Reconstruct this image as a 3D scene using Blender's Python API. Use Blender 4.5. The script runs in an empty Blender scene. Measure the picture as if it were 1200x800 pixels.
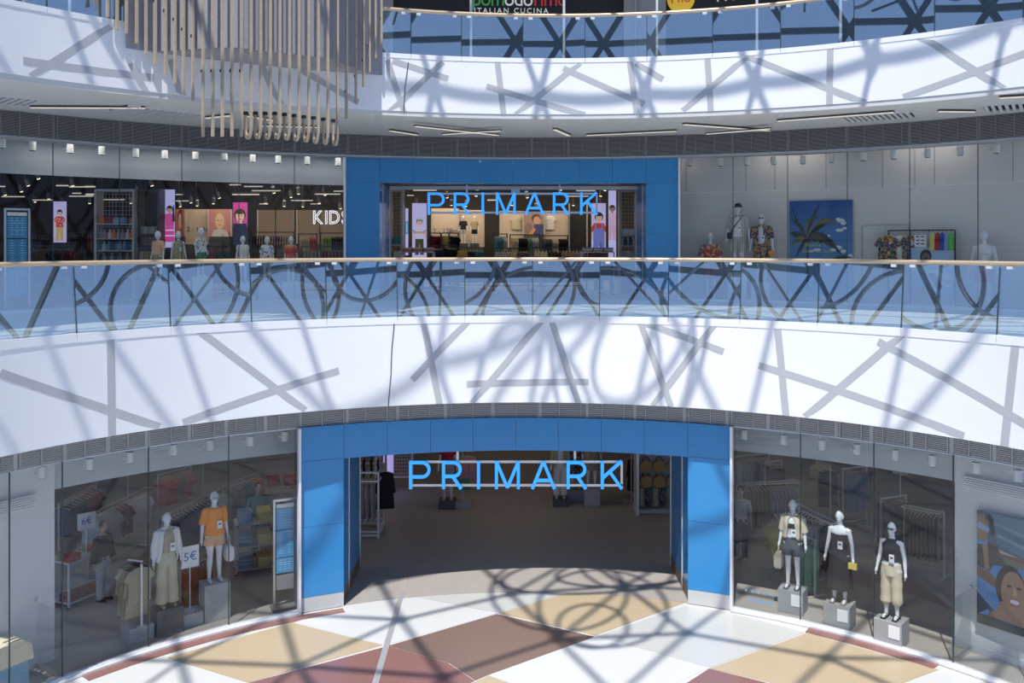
import bpy, bmesh, math, random
from mathutils import Vector, Matrix
R = math.radians
PI = math.pi
rnd = random.Random(7)
SC = bpy.context.scene
COL = SC.collection

# ------------------------------------------------------------------ camera, sky, sun, exposure
EYE = 7.43          # camera height above the mall floor
F = 1060.0          # focal length in pixels of a 1200 px wide frame
HOR = 285.0         # pixel row of the horizon (shift lens, level camera)
cam_d = bpy.data.cameras.new('camera')
cam = bpy.data.objects.new('camera', cam_d)
COL.objects.link(cam)
cam.location = (0, 0, EYE)
cam.rotation_euler = (R(90), 0, 0)
cam_d.sensor_width = 36
cam_d.lens = 36 * F / 1200
cam_d.shift_y = -(400 - HOR) / 1200
cam_d.clip_end = 300
SC.camera = cam

world = bpy.data.worlds.new('sky')
SC.world = world
world.use_nodes = True
nt = world.node_tree
nt.nodes.clear()
wo = nt.nodes.new('ShaderNodeOutputWorld')
wb = nt.nodes.new('ShaderNodeBackground')
wr = nt.nodes.new('ShaderNodeValToRGB')
ws = nt.nodes.new('ShaderNodeSeparateXYZ')
wt = nt.nodes.new('ShaderNodeTexCoord')
nt.links.new(wt.outputs['Generated'], ws.inputs[0])
nt.links.new(ws.outputs['Z'], wr.inputs[0])
nt.links.new(wr.outputs[0], wb.inputs[0])
nt.links.new(wb.outputs[0], wo.inputs[0])
wr.color_ramp.elements[0].position = 0.0
wr.color_ramp.elements[0].color = (0.45, 0.61, 0.96, 1)
wr.color_ramp.elements[1].position = 0.9
wr.color_ramp.elements[1].color = (0.26, 0.43, 0.87, 1)
wb.inputs['Strength'].default_value = 0.84

SUN_E, SUN_A = 62.0, 16.8
TRAVEL = Vector((math.cos(R(SUN_E)) * math.sin(R(SUN_A)), math.cos(R(SUN_E)) * math.cos(R(SUN_A)), -math.sin(R(SUN_E))))
sun_d = bpy.data.lights.new('sun', 'SUN')
sun_d.energy = 5.0
sun_d.angle = R(0.53)
sun_d.color = (1.0, 0.97, 0.93)
sun = bpy.data.objects.new('sun', sun_d)
COL.objects.link(sun)
sun.rotation_euler = TRAVEL.to_track_quat('-Z', 'Y').to_euler()
sun.location = (-8, -20, 40)

vs = SC.view_settings
vs.view_transform = 'Standard'
vs.look = 'None'
vs.exposure = 0.0
vs.gamma = 1.0
vs.use_curve_mapping = False

# ------------------------------------------------------------------ helpers
def ray(x, y, depth):
    return Vector(((x - 600) / F * depth, depth, EYE - (y - HOR) / F * depth))

def onfloor(x, y, z=0.0):
    d = (EYE - z) * F / (y - HOR)
    return ray(x, y, d)

A = (0.26, 9.3)      # centre of the atrium circle
B = (0.94, 8.5)      # centre of the upper gallery's edge
RA, RG, RU = 9.3, 10.0, 15.0     # gallery edge, lower shop glass, upper shop glass
RB = 11.5
Z1, Z2 = 5.93, 11.40

def depth_at(c, rho, x):
    m = (x - 600) / F
    a = 1 + m * m
    b = -2 * (m * c[0] + c[1])
    k = c[0] ** 2 + c[1] ** 2 - rho * rho
    return (-b + math.sqrt(max(b * b - 4 * a * k, 0))) / (2 * a)

def hit(c, rho, x, y=HOR):
    """angle and height where the sight line of a pixel meets the cylinder"""
    d = depth_at(c, rho, x)
    X = (x - 600) / F * d
    return math.atan2(X - c[0], d - c[1]), EYE - (y - HOR) / F * d

def pol(c, rho, th, z=0.0):
    return Vector((c[0] + rho * math.sin(th), c[1] + rho * math.cos(th), z))

MATS = {}
def mat(name, col, rough=0.5, metal=0.0, var=0.0, scale=8.0, emit=None, es=1.0, spec=0.5, coat=0.0, bump=0.0, alpha=None):
    if name in MATS:
        return MATS[name]
    m = bpy.data.materials.new(name)
    m.use_nodes = True
    n = m.node_tree
    p = n.nodes['Principled BSDF']
    p.inputs['Base Color'].default_value = (*col, 1)
    p.inputs['Roughness'].default_value = rough
    p.inputs['Metallic'].default_value = metal
    p.inputs['Specular IOR Level'].default_value = spec
    p.inputs['Coat Weight'].default_value = coat
    if emit:
        p.inputs['Emission Color'].default_value = (*emit, 1)
        p.inputs['Emission Strength'].default_value = es
    if var or bump:
        tc = n.nodes.new('ShaderNodeTexCoord')
        nz = n.nodes.new('ShaderNodeTexNoise')
        nz.inputs['Scale'].default_value = scale
        nz.inputs['Detail'].default_value = 4
        n.links.new(tc.outputs['Object'], nz.inputs['Vector'])
        if var:
            mx = n.nodes.new('ShaderNodeMix')
            mx.data_type = 'RGBA'
            mx.inputs[6].default_value = (*[max(0, c * (1 - var)) for c in col], 1)
            mx.inputs[7].default_value = (*[min(1, c * (1 + var)) for c in col], 1)
            n.links.new(nz.outputs['Fac'], mx.inputs[0])
            n.links.new(mx.outputs[2], p.inputs['Base Color'])
        if bump:
            bp = n.nodes.new('ShaderNodeBump')
            bp.inputs['Strength'].default_value = bump
            bp.inputs['Distance'].default_value = 0.02
            n.links.new(nz.outputs['Fac'], bp.inputs['Height'])
            n.links.new(bp.outputs[0], p.inputs['Normal'])
    MATS[name] = m
    return m

def glass(name, tint, refl, rcol=(1, 1, 1)):
    m = bpy.data.materials.new(name)
    m.use_nodes = True
    n = m.node_tree
    n.nodes.clear()
    o = n.nodes.new('ShaderNodeOutputMaterial')
    t = n.nodes.new('ShaderNodeBsdfTransparent')
    g = n.nodes.new('ShaderNodeBsdfGlossy')
    lw = n.nodes.new('ShaderNodeLayerWeight')
    lw.inputs[0].default_value = 0.5
    pw = n.nodes.new('ShaderNodeMath')
    pw.operation = 'POWER'
    pw.inputs[1].default_value = 5.0
    ad = n.nodes.new('ShaderNodeMath')
    ad.operation = 'MULTIPLY_ADD'
    ad.inputs[1].default_value = 1.0 - refl
    ad.inputs[2].default_value = refl
    mx = n.nodes.new('ShaderNodeMixShader')
    t.inputs[0].default_value = (*tint, 1)
    g.inputs[0].default_value = (*rcol, 1)
    g.inputs['Roughness'].default_value = 0.0
    n.links.new(lw.outputs['Facing'], pw.inputs[0])
    n.links.new(pw.outputs[0], ad.inputs[0])
    n.links.new(ad.outputs[0], mx.inputs[0])
    n.links.new(t.outputs[0], mx.inputs[1])
    n.links.new(g.outputs[0], mx.inputs[2])
    n.links.new(mx.outputs[0], o.inputs[0])
    MATS[name] = m
    return m

def voro(name, base, cols, scale=9.0, rough=0.8):
    """printed cloth: flat patches of colour"""
    if name in MATS:
        return MATS[name]
    m = bpy.data.materials.new(name)
    m.use_nodes = True
    n = m.node_tree
    p = n.nodes['Principled BSDF']
    p.inputs['Roughness'].default_value = rough
    tc = n.nodes.new('ShaderNodeTexCoord')
    v = n.nodes.new('ShaderNodeTexVoronoi')
    v.inputs['Scale'].default_value = scale
    s = n.nodes.new('ShaderNodeSeparateColor')
    r = n.nodes.new('ShaderNodeValToRGB')
    r.color_ramp.interpolation = 'CONSTANT'
    lst = [base] + list(cols)
    e = r.color_ramp.elements
    e[0].color = (*lst[0], 1)
    e[1].position = 0.45
    e[1].color = (*lst[1], 1)
    for i, c in enumerate(lst[2:]):
        q = e.new(0.45 + 0.55 * (i + 1) / (len(lst) - 1))
        q.color = (*c, 1)
    n.links.new(tc.outputs['Object'], v.inputs['Vector'])
    n.links.new(v.outputs['Color'], s.inputs[0])
    n.links.new(s.outputs[0], r.inputs[0])
    n.links.new(r.outputs[0], p.inputs['Base Color'])
    MATS[name] = m
    return m

class MB:
    def __init__(s):
        s.v, s.f, s.m = [], [], []
    def add(s, vs_, fs, mi=0):
        b = len(s.v)
        s.v += [tuple(v) for v in vs_]
        s.f += [tuple(b + i for i in f) for f in fs]
        s.m += [mi] * len(fs)
    def box(s, c, d, rz=0.0, mi=0, M=None):
        x, y, z = d[0] / 2, d[1] / 2, d[2] / 2
        vs_ = [Vector((i, j, k)) for k in (-z, z) for j in (-y, y) for i in (-x, x)]
        if M is None:
            M = Matrix.Rotation(rz, 3, 'Z')
        vs_ = [M @ v + Vector(c) for v in vs_]
        s.add(vs_, [(0, 2, 3, 1), (4, 5, 7, 6), (0, 1, 5, 4), (2, 6, 7, 3), (0, 4, 6, 2), (1, 3, 7, 5)], mi)
    def bar(s, a, b, w, h, mi=0, up=(0, 0, 1)):
        a, b = Vector(a), Vector(b)
        d = b - a
        L = d.length
        if L < 1e-6:
            return
        y = d / L
        u = Vector(up)
        if abs(y.dot(u)) > 0.98:
            u = Vector((0, 1, 0))
        x = y.cross(u).normalized()
        z = x.cross(y)
        s.box((a + b) / 2, (w, L, h), mi=mi, M=Matrix((x, y, z)).transposed())
    def prism(s, pts, z0, z1, mi=0):
        n = len(pts)
        ar = sum(pts[i][0] * pts[(i + 1) % n][1] - pts[(i + 1) % n][0] * pts[i][1] for i in range(n))
        if ar < 0:
            pts = pts[::-1]
        vs_ = [(p[0], p[1], z0) for p in pts] + [(p[0], p[1], z1) for p in pts]
        s.add(vs_, [tuple(range(n))[::-1], tuple(range(n, 2 * n))] + [(i, (i + 1) % n, n + (i + 1) % n, n + i) for i in range(n)], mi)
    def slab(s, pts, y0, y1, mi=0):
        """outline in the xz plane given thickness along y"""
        n = len(pts)
        ar = sum(pts[i][0] * pts[(i + 1) % n][1] - pts[(i + 1) % n][0] * pts[i][1] for i in range(n))
        if ar < 0:
            pts = pts[::-1]
        vs_ = [(p[0], y0, p[1]) for p in pts] + [(p[0], y1, p[1]) for p in pts]
        s.add(vs_, [tuple(range(n)), tuple(range(n, 2 * n))[::-1]] + [((i + 1) % n, i, n + i, n + (i + 1) % n) for i in range(n)], mi)
    def ring(s, c, r0, r1, a0, a1, z0, z1, n=24, mi=0):
        vs_, fs = [], []
        for i in range(n + 1):
            t = a0 + (a1 - a0) * i / n
            for rr, zz in ((r0, z0), (r1, z0), (r1, z1), (r0, z1)):
                vs_.append(pol(c, rr, t, zz))
        for i in range(n):
            b = i * 4
            for k in range(4):
                fs.append((b + k, b + (k + 1) % 4, b + 4 + (k + 1) % 4, b + 4 + k))
        fs.append((3, 2, 1, 0))
        fs.append((n * 4, n * 4 + 1, n * 4 + 2, n * 4 + 3))
        s.add(vs_, fs, mi)
    def tube(s, pts, r, n=8, closed=False, mi=0, rs=None):
        pts = [Vector(p) for p in pts]
        N = len(pts)
        prev = None
        vs_, fs = [], []
        for i, p in enumerate(pts):
            if closed:
                d = pts[(i + 1) % N] - pts[i - 1]
            else:
                d = pts[min(i + 1, N - 1)] - pts[max(i - 1, 0)]
            d.normalize()
            if prev is None:
                u = Vector((0, 0, 1)) if abs(d.z) < 0.9 else Vector((1, 0, 0))
                x = d.cross(u).normalized()
            else:
                x = (prev - d * prev.dot(d)).normalized()
            prev = x
            y = d.cross(x)
            rr = rs[i] if rs else r
            for k in range(n):
                a = 2 * PI * k / n
                vs_.append(p + (x * math.cos(a) + y * math.sin(a)) * rr)
        M = N if closed else N - 1
        for i in range(M):
            for k in range(n):
                a, b = i * n, ((i + 1) % N) * n
                fs.append((a + k, a + (k + 1) % n, b + (k + 1) % n, b + k))
        if not closed:
            fs.append(tuple(range(n))[::-1])
            fs.append(tuple(range((N - 1) * n, N * n)))
        s.add(vs_, fs, mi)
    def loft(s, rings, closed=True, caps=True, mi=0):
        """rings: lists of the same number of points"""
        n = len(rings[0])
        vs_ = [p for r_ in rings for p in r_]
        fs = []
        for i in range(len(rings) - 1):
            for k in range(n if closed else n - 1):
                a, b = i * n, (i + 1) * n
                fs.append((a + k, a + (k + 1) % n, b + (k + 1) % n, b + k))
        if caps and closed:
            fs.append(tuple(range(n))[::-1])
            fs.append(tuple(range((len(rings) - 1) * n, len(rings) * n)))
        s.add(vs_, fs, mi)
    def cyl(s, c, r, h, n=14, r2=None, mi=0, axis='Z'):
        r2 = r if r2 is None else r2
        c = Vector(c)
        rg = []
        for rr, zz in ((r, -h / 2), (r2, h / 2)):
            L = []
            for k in range(n):
                a = 2 * PI * k / n
                q = Vector((rr * math.cos(a), rr * math.sin(a), zz))
                if axis == 'Y':
                    q = Vector((q.x, -q.z, q.y))
                if axis == 'X':
                    q = Vector((q.z, q.y, -q.x))
                L.append(c + q)
            rg.append(L)
        s.loft(rg, mi=mi)
    def ell(s, c, r, n=14, m=9, mi=0):
        c = Vector(c)
        rg = []
        for i in range(1, m):
            p = PI * i / m
            rg.append([c + Vector((r[0] * math.sin(p) * math.cos(2 * PI * k / n), r[1] * math.sin(p) * math.sin(2 * PI * k / n), -r[2] * math.cos(p))) for k in range(n)])
        s.loft(rg, mi=mi)
    def mesh(s, name, mats, smooth=False):
        me = bpy.data.meshes.new(name)
        me.from_pydata(s.v, [], s.f)
        for m in (mats if isinstance(mats, (list, tuple)) else [mats]):
            me.materials.append(m)
        if any(s.m):
            me.polygons.foreach_set('material_index', s.m)
        if smooth:
            me.polygons.foreach_set('use_smooth', [True] * len(me.polygons))
            me.set_sharp_from_angle(angle=R(40))
        me.update()
        return me
    def obj(s, name, mats, parent=None, smooth=False, kind=None):
        return link(name, s.mesh(name, mats, smooth), parent, kind)

def link(name, me, parent=None, kind=None):
    o = bpy.data.objects.new(name, me)
    COL.objects.link(o)
    if parent is not None:
        o.parent = parent
    if kind:
        o['kind'] = kind
    return o

def tag(o, label, cat, group=None):
    o['label'] = label
    o['category'] = cat
    if group:
        o['group'] = group
    return o

def thing(name, label, cat, loc=(0, 0, 0), rz=0.0, group=None):
    o = bpy.data.objects.new(name, None)
    COL.objects.link(o)
    o.location = loc
    o.rotation_euler = (0, 0, rz)
    o.empty_display_size = 0.2
    return tag(o, label, cat, group)

def dup(root, loc=None, rz=None, label=None, group=None, scale=None):
    r = root.copy()
    COL.objects.link(r)
    if loc is not None:
        r.location = loc
    if rz is not None:
        r.rotation_euler = (0, 0, rz)
    if scale is not None:
        r.scale = (scale,) * 3
    if label:
        r['label'] = label
    if group:
        r['group'] = group
    for ch in list(root.children):
        c = ch.copy()
        COL.objects.link(c)
        c.parent = r
        for g in ch.children:
            d = g.copy()
            COL.objects.link(d)
            d.parent = c
    return r

def struct(name, parent=None):
    o = bpy.data.objects.new(name, None)
    COL.objects.link(o)
    o['kind'] = 'structure'
    if parent:
        o.parent = parent
    return o

def textmesh(body, size, name, m, depth=0.004, align='CENTER', space=1.0):
    """lettering standing in the xz plane, facing -y"""
    cu = bpy.data.curves.new(name, 'FONT')
    cu.body = body
    cu.size = size
    cu.extrude = depth
    cu.align_x = align
    cu.align_y = 'CENTER'
    cu.space_character = space
    cu.resolution_u = 3
    o = bpy.data.objects.new(name, cu)
    me = bpy.data.meshes.new_from_object(o)
    bpy.data.objects.remove(o)
    bpy.data.curves.remove(cu)
    me.transform(Matrix.Rotation(R(90), 4, 'X'))
    me.materials.clear()
    me.materials.append(m)
    me.name = name
    return me

def text(body, size, loc, m, parent=None, rz=0.0, depth=0.004, name='lettering', space=1.0, align='CENTER'):
    o = link(name, textmesh(body, size, name, m, depth, align, space), parent)
    o.location = loc
    o.rotation_euler = (0, 0, rz)
    return o

# ------------------------------------------------------------------ materials
WHITE = mat('white_cladding', (0.83, 0.84, 0.85), 0.35, var=0.02, scale=1.5, spec=0.3)
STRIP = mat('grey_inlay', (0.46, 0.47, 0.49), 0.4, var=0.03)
SOFFIT = mat('soffit_plaster', (0.62, 0.62, 0.61), 0.7, var=0.03, scale=2)
LOUV = mat('louvre_metal', (0.42, 0.42, 0.42), 0.5, 0.1)
LDARK = mat('louvre_void', (0.02, 0.02, 0.022), 0.8)
BLUE = mat('blue_panel', (0.034, 0.25, 0.56), 0.14, var=0.03, scale=1.2, spec=0.5)
STONE = mat('grey_stone', (0.55, 0.55, 0.54), 0.5, var=0.08, scale=20)
TRIMW = mat('white_metal', (0.75, 0.76, 0.78), 0.3, 0.2)
ALU = mat('brushed_aluminium', (0.55, 0.56, 0.58), 0.3, 0.9, var=0.05, scale=30)
BRONZE = mat('tan_handrail', (0.62, 0.47, 0.31), 0.35, 0.35, var=0.05, scale=3)
BULK = mat('grey_bulkhead', (0.50, 0.52, 0.54), 0.6, var=0.02)
BACKW = mat('display_wall_paint', (0.62, 0.60, 0.585), 0.7, var=0.02)
SHOPFL = mat('shop_floor_screed', (0.38, 0.35, 0.32), 0.5, var=0.10, scale=3, bump=0.02)
WALKFL = mat('gallery_terrazzo', (0.66, 0.68, 0.64), 0.3, var=0.06, scale=40)
DARK = mat('black_paint', (0.018, 0.018, 0.02), 0.6)
CHAR = mat('charcoal_paint', (0.06, 0.06, 0.065), 0.5)
DCEIL = mat('dark_ceiling_paint', (0.028, 0.026, 0.026), 0.8)
RAILG = glass('mirror_coated_glass', (0.93, 0.97, 0.96), 0.34, (0.74, 0.88, 1.0))
WING = glass('shop_window_glass', (0.94, 0.955, 0.955), 0.022)
WINU = glass('upper_shop_glass', (0.95, 0.965, 0.965), 0.011)
EDGE = mat('glass_edge_seal', (0.03, 0.05, 0.05), 0.3)
STEEL = mat('diagrid_steel', (0.16, 0.18, 0.19), 0.5, 0.2)
LAMPW = mat('spot_body_white', (0.78, 0.77, 0.74), 0.4)
TUBEW = mat('lamp_diffuser', (0.8, 0.78, 0.7), 0.4, emit=(1.0, 0.88, 0.68), es=0.45)
WARM = mat('warm_lamp', (0.8, 0.7, 0.5), 0.4, emit=(1.0, 0.80, 0.50), es=3.5)
# ------------------------------------------------------------------ floors and slabs
TERW = mat('white_terrazzo', (0.64, 0.64, 0.625), 0.25, var=0.05, scale=60)
TERG = mat('pale_grey_terrazzo', (0.54, 0.545, 0.52), 0.25, var=0.06, scale=60)
TERB = mat('beige_terrazzo', (0.50, 0.40, 0.265), 0.25, var=0.07, scale=60)
TERN = mat('brown_terrazzo', (0.215, 0.145, 0.12), 0.24, var=0.42, scale=42)
TERR = mat('red_terrazzo', (0.26, 0.135, 0.12), 0.24, var=0.42, scale=42)
fl = struct('floor')
mb = MB()
circle = [(A[0] + RG * math.sin(t), A[1] + RG * math.cos(t)) for t in [R(-110 + 220 * i / 60) for i in range(61)]]
mb.prism(circle + [(14, -9), (-14, -9)], -0.3, -0.012)
mb.obj('terrazzo_bed', TERW, fl)
def tile(px, m, name='terrazzo_tile'):
    c = MB()
    P = [onfloor(x, y) for x, y in px]
    ctr = sum(P, Vector()) / len(P)
    P = [p + (ctr - p).normalized() * 0.002 for p in P]
    c.prism([(p.x, p.y) for p in P], -0.012, 0.0)
    return c.obj(name, m, fl)
def arcpx(x0, x1, rho, n=8):
    out = []
    for i in range(n + 1):
        x = x0 + (x1 - x0) * i / n
        d = depth_at(A, rho, x)
        out.append((x, HOR + EYE * F / d))
    return out
RT = 9.98
tile([(196, 770), (343, 729), (448, 755.5), (290, 799)], TERB)
tile([(90, 806), (196, 771), (290, 800), (270, 812)], TERW)
tile([(345, 728.5), (380, 719)] + arcpx(405, 487, RT) + [(582, 718), (456, 754.5), (449, 755)], TERW)
tile(arcpx(488, 664, RT) + [(583, 717.5)], TERG)
tile(arcpx(666, 802, RT) + [(697.5, 744), (585, 718)], TERB)
tile([(456, 756), (582, 719), (696, 745.5), (572, 790), (557, 796.5), (526, 776)], TERN)
tile([(290, 800), (455, 756.5), (525, 776.5), (556, 797), (520, 815), (300, 815)], TERR)
tile([(557, 798), (573, 791), (640, 815), (520, 815)], TERB)
tile([(574, 790), (697.5, 746), (830, 782.5), (760, 815), (640, 814)], TERW)
tile([(699, 745), (804, 709.5), (858, 718), (943, 740.5), (831, 781.5)], TERG)
tile([(946, 741), (1100, 784), (1057, 800), (1000, 822), (832, 782.5)], TERB)
tile([(831, 783), (990, 822), (770, 822)], TERR)
tile([(1101, 785), (1200, 812), (1230, 830), (1010, 822), (1059, 800)], TERW)
mb = MB()
a0, a1 = hit(A, 9.75, 100)[0], hit(A, 9.75, 403)[0]
mb.ring(A, 9.62, 9.86, a0, a1, -0.012, 0.002, 20)
mb.obj('border_strip', TERR, fl)
mb = MB()
a0, a1 = hit(A, 9.75, 946)[0], hit(A, 9.75, 1097)[0]
mb.ring(A, 9.62, 9.86, a0, a1, -0.012, 0.003, 14)
mb.obj('border_strip', TERR, fl)
# expansion joint running from the mall into the shop
p0, p1, p2 = onfloor(439, 803), onfloor(484, 652), onfloor(508, 556)
mb = MB()
mb.bar(p0, onfloor(472, 692), 0.11, 0.012)
mb.obj('joint_cover', mat('bright_joint_cover', (0.5, 0.5, 0.51), 0.5, 0.4, var=.3, scale=30), fl)
mb = MB()
mb.bar(onfloor(472, 692), p2, 0.11, 0.01)
mb.obj('joint_cover', mat('dull_joint_cover', (0.40, 0.35, 0.31), 0.6, 0.0), fl)

sf = struct('floor_shop')
mb = MB()
mb.ring(A, RG, 32, R(-60), R(60), -0.3, 0.0, 60)
mb.obj('screed', SHOPFL, sf)
# fine joints in the shop floor near the windows
g = struct('floor_gallery')
mb = MB()
mb.ring(A, RA + 0.06, RU + 0.1, R(-66), R(66), Z1 - 0.35, Z1, 60)
mb.obj('terrazzo', WALKFL, g)
mb = MB()
mb.ring(A, RU + 0.1, 32, R(-52), R(52), Z1 - 0.35, Z1 - 0.002, 50)
mb.obj('screed', SHOPFL, g)
g = struct('floor_upper')
mb = MB()
mb.ring(B, RB + 0.06, 31, R(-66), R(66), Z2 - 0.35, Z2, 60)
mb.obj('terrazzo', WALKFL, g)

# ------------------------------------------------------------------ balcony fronts
def fascia(name, c, r, z0, z1, strips, y_lip, lip_h, angs):
    w = struct(name)
    mb = MB()
    mb.ring(c, r, r + 0.12, angs[0], angs[1], z0, z1, 70)
    mb.obj('cladding', WHITE, w, smooth=True)
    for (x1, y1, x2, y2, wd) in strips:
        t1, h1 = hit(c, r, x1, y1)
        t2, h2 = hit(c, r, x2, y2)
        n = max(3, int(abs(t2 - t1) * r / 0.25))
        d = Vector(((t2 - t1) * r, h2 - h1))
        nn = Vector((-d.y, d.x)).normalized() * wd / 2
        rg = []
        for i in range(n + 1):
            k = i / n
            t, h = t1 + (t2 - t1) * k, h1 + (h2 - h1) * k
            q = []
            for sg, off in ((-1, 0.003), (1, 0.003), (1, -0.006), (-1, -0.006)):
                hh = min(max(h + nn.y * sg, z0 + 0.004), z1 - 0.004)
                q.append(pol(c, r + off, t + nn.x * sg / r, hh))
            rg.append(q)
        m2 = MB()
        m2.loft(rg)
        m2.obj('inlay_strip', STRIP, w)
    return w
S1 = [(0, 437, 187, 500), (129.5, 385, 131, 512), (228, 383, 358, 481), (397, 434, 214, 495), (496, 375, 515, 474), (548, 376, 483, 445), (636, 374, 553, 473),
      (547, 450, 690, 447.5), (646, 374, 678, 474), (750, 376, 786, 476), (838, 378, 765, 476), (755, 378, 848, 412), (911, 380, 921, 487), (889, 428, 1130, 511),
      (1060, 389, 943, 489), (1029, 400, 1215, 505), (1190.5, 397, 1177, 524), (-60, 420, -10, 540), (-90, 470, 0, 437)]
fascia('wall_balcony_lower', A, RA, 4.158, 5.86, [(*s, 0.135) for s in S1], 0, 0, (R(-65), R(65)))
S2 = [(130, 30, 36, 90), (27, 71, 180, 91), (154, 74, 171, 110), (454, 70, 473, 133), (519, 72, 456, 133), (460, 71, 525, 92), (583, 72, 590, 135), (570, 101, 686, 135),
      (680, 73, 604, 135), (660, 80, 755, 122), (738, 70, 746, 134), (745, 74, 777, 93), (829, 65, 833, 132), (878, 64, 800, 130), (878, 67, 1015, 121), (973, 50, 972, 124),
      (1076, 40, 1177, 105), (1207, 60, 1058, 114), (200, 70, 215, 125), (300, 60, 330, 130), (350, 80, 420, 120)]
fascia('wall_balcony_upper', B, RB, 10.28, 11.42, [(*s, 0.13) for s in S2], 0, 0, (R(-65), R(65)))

def lip(name, c, r, z0, z1, joints):
    w = struct(name)
    for i in range(len(joints) - 1):
        t0, t1 = hit(c, r, joints[i])[0], hit(c, r, joints[i + 1])[0]
        mb = MB()
        e = 0.004 / r
        mb.ring(c, r - 0.012, r + 0.10, t0 + e, t1 - e, z0, z1, 6)
        mb.obj('lip_panel', WHITE, w)
    return w
J1 = [-230, -105, 5 - 15, 90, 200, 295, 383, 466, 545, 624, 702.5, 783, 867, 958, 1056, 1168, 1290, 1430]
J2 = [-230, -100, -25, 55, 135, 215, 290, 350, 415, 481.7, 541, 613, 685.7, 758, 835, 914.6, 1000.6, 1095, 1199, 1320]
lip('trim_1', A, RA, 5.80, 5.945, J1)
lip('trim_2', B, RB, 11.42, 11.52, J2)
# thin light line under the upper balcony front
w = struct('trim_3')
mb = MB()
mb.ring(B, RB + 0.02, RB + 0.10, R(-65), R(65), 10.18, 10.285, 70)
mb.obj('shadow_gap', SOFFIT, w)
mb = MB()
mb.ring(B, RB + 0.10, RB + 0.13, R(-65), R(65), 10.222, 10.24, 70)
mb.obj('light_line', mat('pink_white_bead', (0.85, 0.8, 0.78), 0.4), w)

# ------------------------------------------------------------------ glass railings
def railing(name, label, c, r, zb, zt, joints, clip=True, lean=0.11):
    t = thing(name, label, 'railing')
    top = []
    for i in range(len(joints) - 1):
        t0, t1 = hit(c, r, joints[i])[0], hit(c, r, joints[i + 1])[0]
        e = 0.006 / r
        p0, p1 = pol(c, r, t0 + e), pol(c, r, t1 - e)
        mb = MB()
        q0, q1 = pol(c, r + lean, t0 + e), pol(c, r + lean, t1 - e)
        o0, o1 = pol(c, r + 0.016, t0 + e) - p0, pol(c, r + 0.016, t1 - e) - p1
        zz = Vector((0, 0, zb)), Vector((0, 0, zt))
        lo_, hi_ = [p0, p1, p1 + o1, p0 + o0], [q0, q1, q1 + o1, q0 + o0]
        mb.loft([[v + zz[0] for v in lo_], [v + zz[1] for v in hi_]])
        mb.obj('glass_pane', RAILG, t)
        mb = MB()
        mb.bar(pol(c, r, t0, zb), pol(c, r + lean, t0, zt - 0.02), 0.012, 0.03, up=(math.sin(t0), math.cos(t0), 0))
        mb.obj('joint_seal', EDGE, t)
        if clip:
            for k in (t0 + 0.16 / r, t1 - 0.16 / r):
                f = (k - t0) / (t1 - t0)
                q = q0.lerp(q1, f)
                mb = MB()
                mb.box((q.x, q.y, zt - 0.025), (0.09, 0.05, 0.05), -k)
                mb.obj('rail_clip', TRIMW, t)
    n = 90
    ta, tb = hit(c, r, joints[0])[0], hit(c, r, joints[-1])[0]
    mb = MB()
    rg = []
    for i in range(n + 1):
        a = ta + (tb - ta) * i / n
        rg.append([pol(c, r + lean + 0.045 * math.cos(2 * PI * k / 10), a, zt + 0.04 + 0.042 * math.sin(2 * PI * k / 10)) for k in range(10)])
    mb.loft(rg)
    mb.obj('handrail', BRONZE, t, smooth=True)
    return t
railing('glass_railing', 'tan capped glass balustrade along the lower gallery, over the curved white balcony front', A, RA + 0.03, 5.93, 7.06, J1)
railing('glass_railing', 'glass balustrade along the upper gallery, below the restaurant signs', B, RB + 0.03, 11.46, 12.43, J2, lean=0.01)

# ------------------------------------------------------------------ soffit above the middle gallery
def between(c0, r0, c1, r1, z0, z1, n=70, lim=65):
    """flat sector between two circles that are not concentric"""
    vs_, fs = [], []
    for i in range(n + 1):
        t = R(-lim + 2 * lim * i / n)
        p = pol(c0, r0, t)
        q = pol(c1, r1, t)
        for u, zz in ((p, z0), (q, z0), (q, z1), (p, z1)):
            vs_.append((u.x, u.y, zz))
    for i in range(n):
        b = i * 4
        for k in range(4):
            fs.append((b + k, b + (k + 1) % 4, b + 4 + (k + 1) % 4, b + 4 + k))
    m = MB()
    m.add(vs_, fs)
    return m
ceil_ = struct('ceiling_gallery')
between(B, RB + 0.10, A, RU - 0.35, 10.23, 10.9).obj('soffit', SOFFIT, ceil_)
ceil_ = struct('ceiling_upper')
mb = MB()
mb.ring(A, RU - 2.5, 33, R(-65), R(65), 15.4, 15.7, 50)
mb.obj('soffit', mat('upper_ceiling_paint', (0.5, 0.5, 0.5), 0.8), ceil_)

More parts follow.
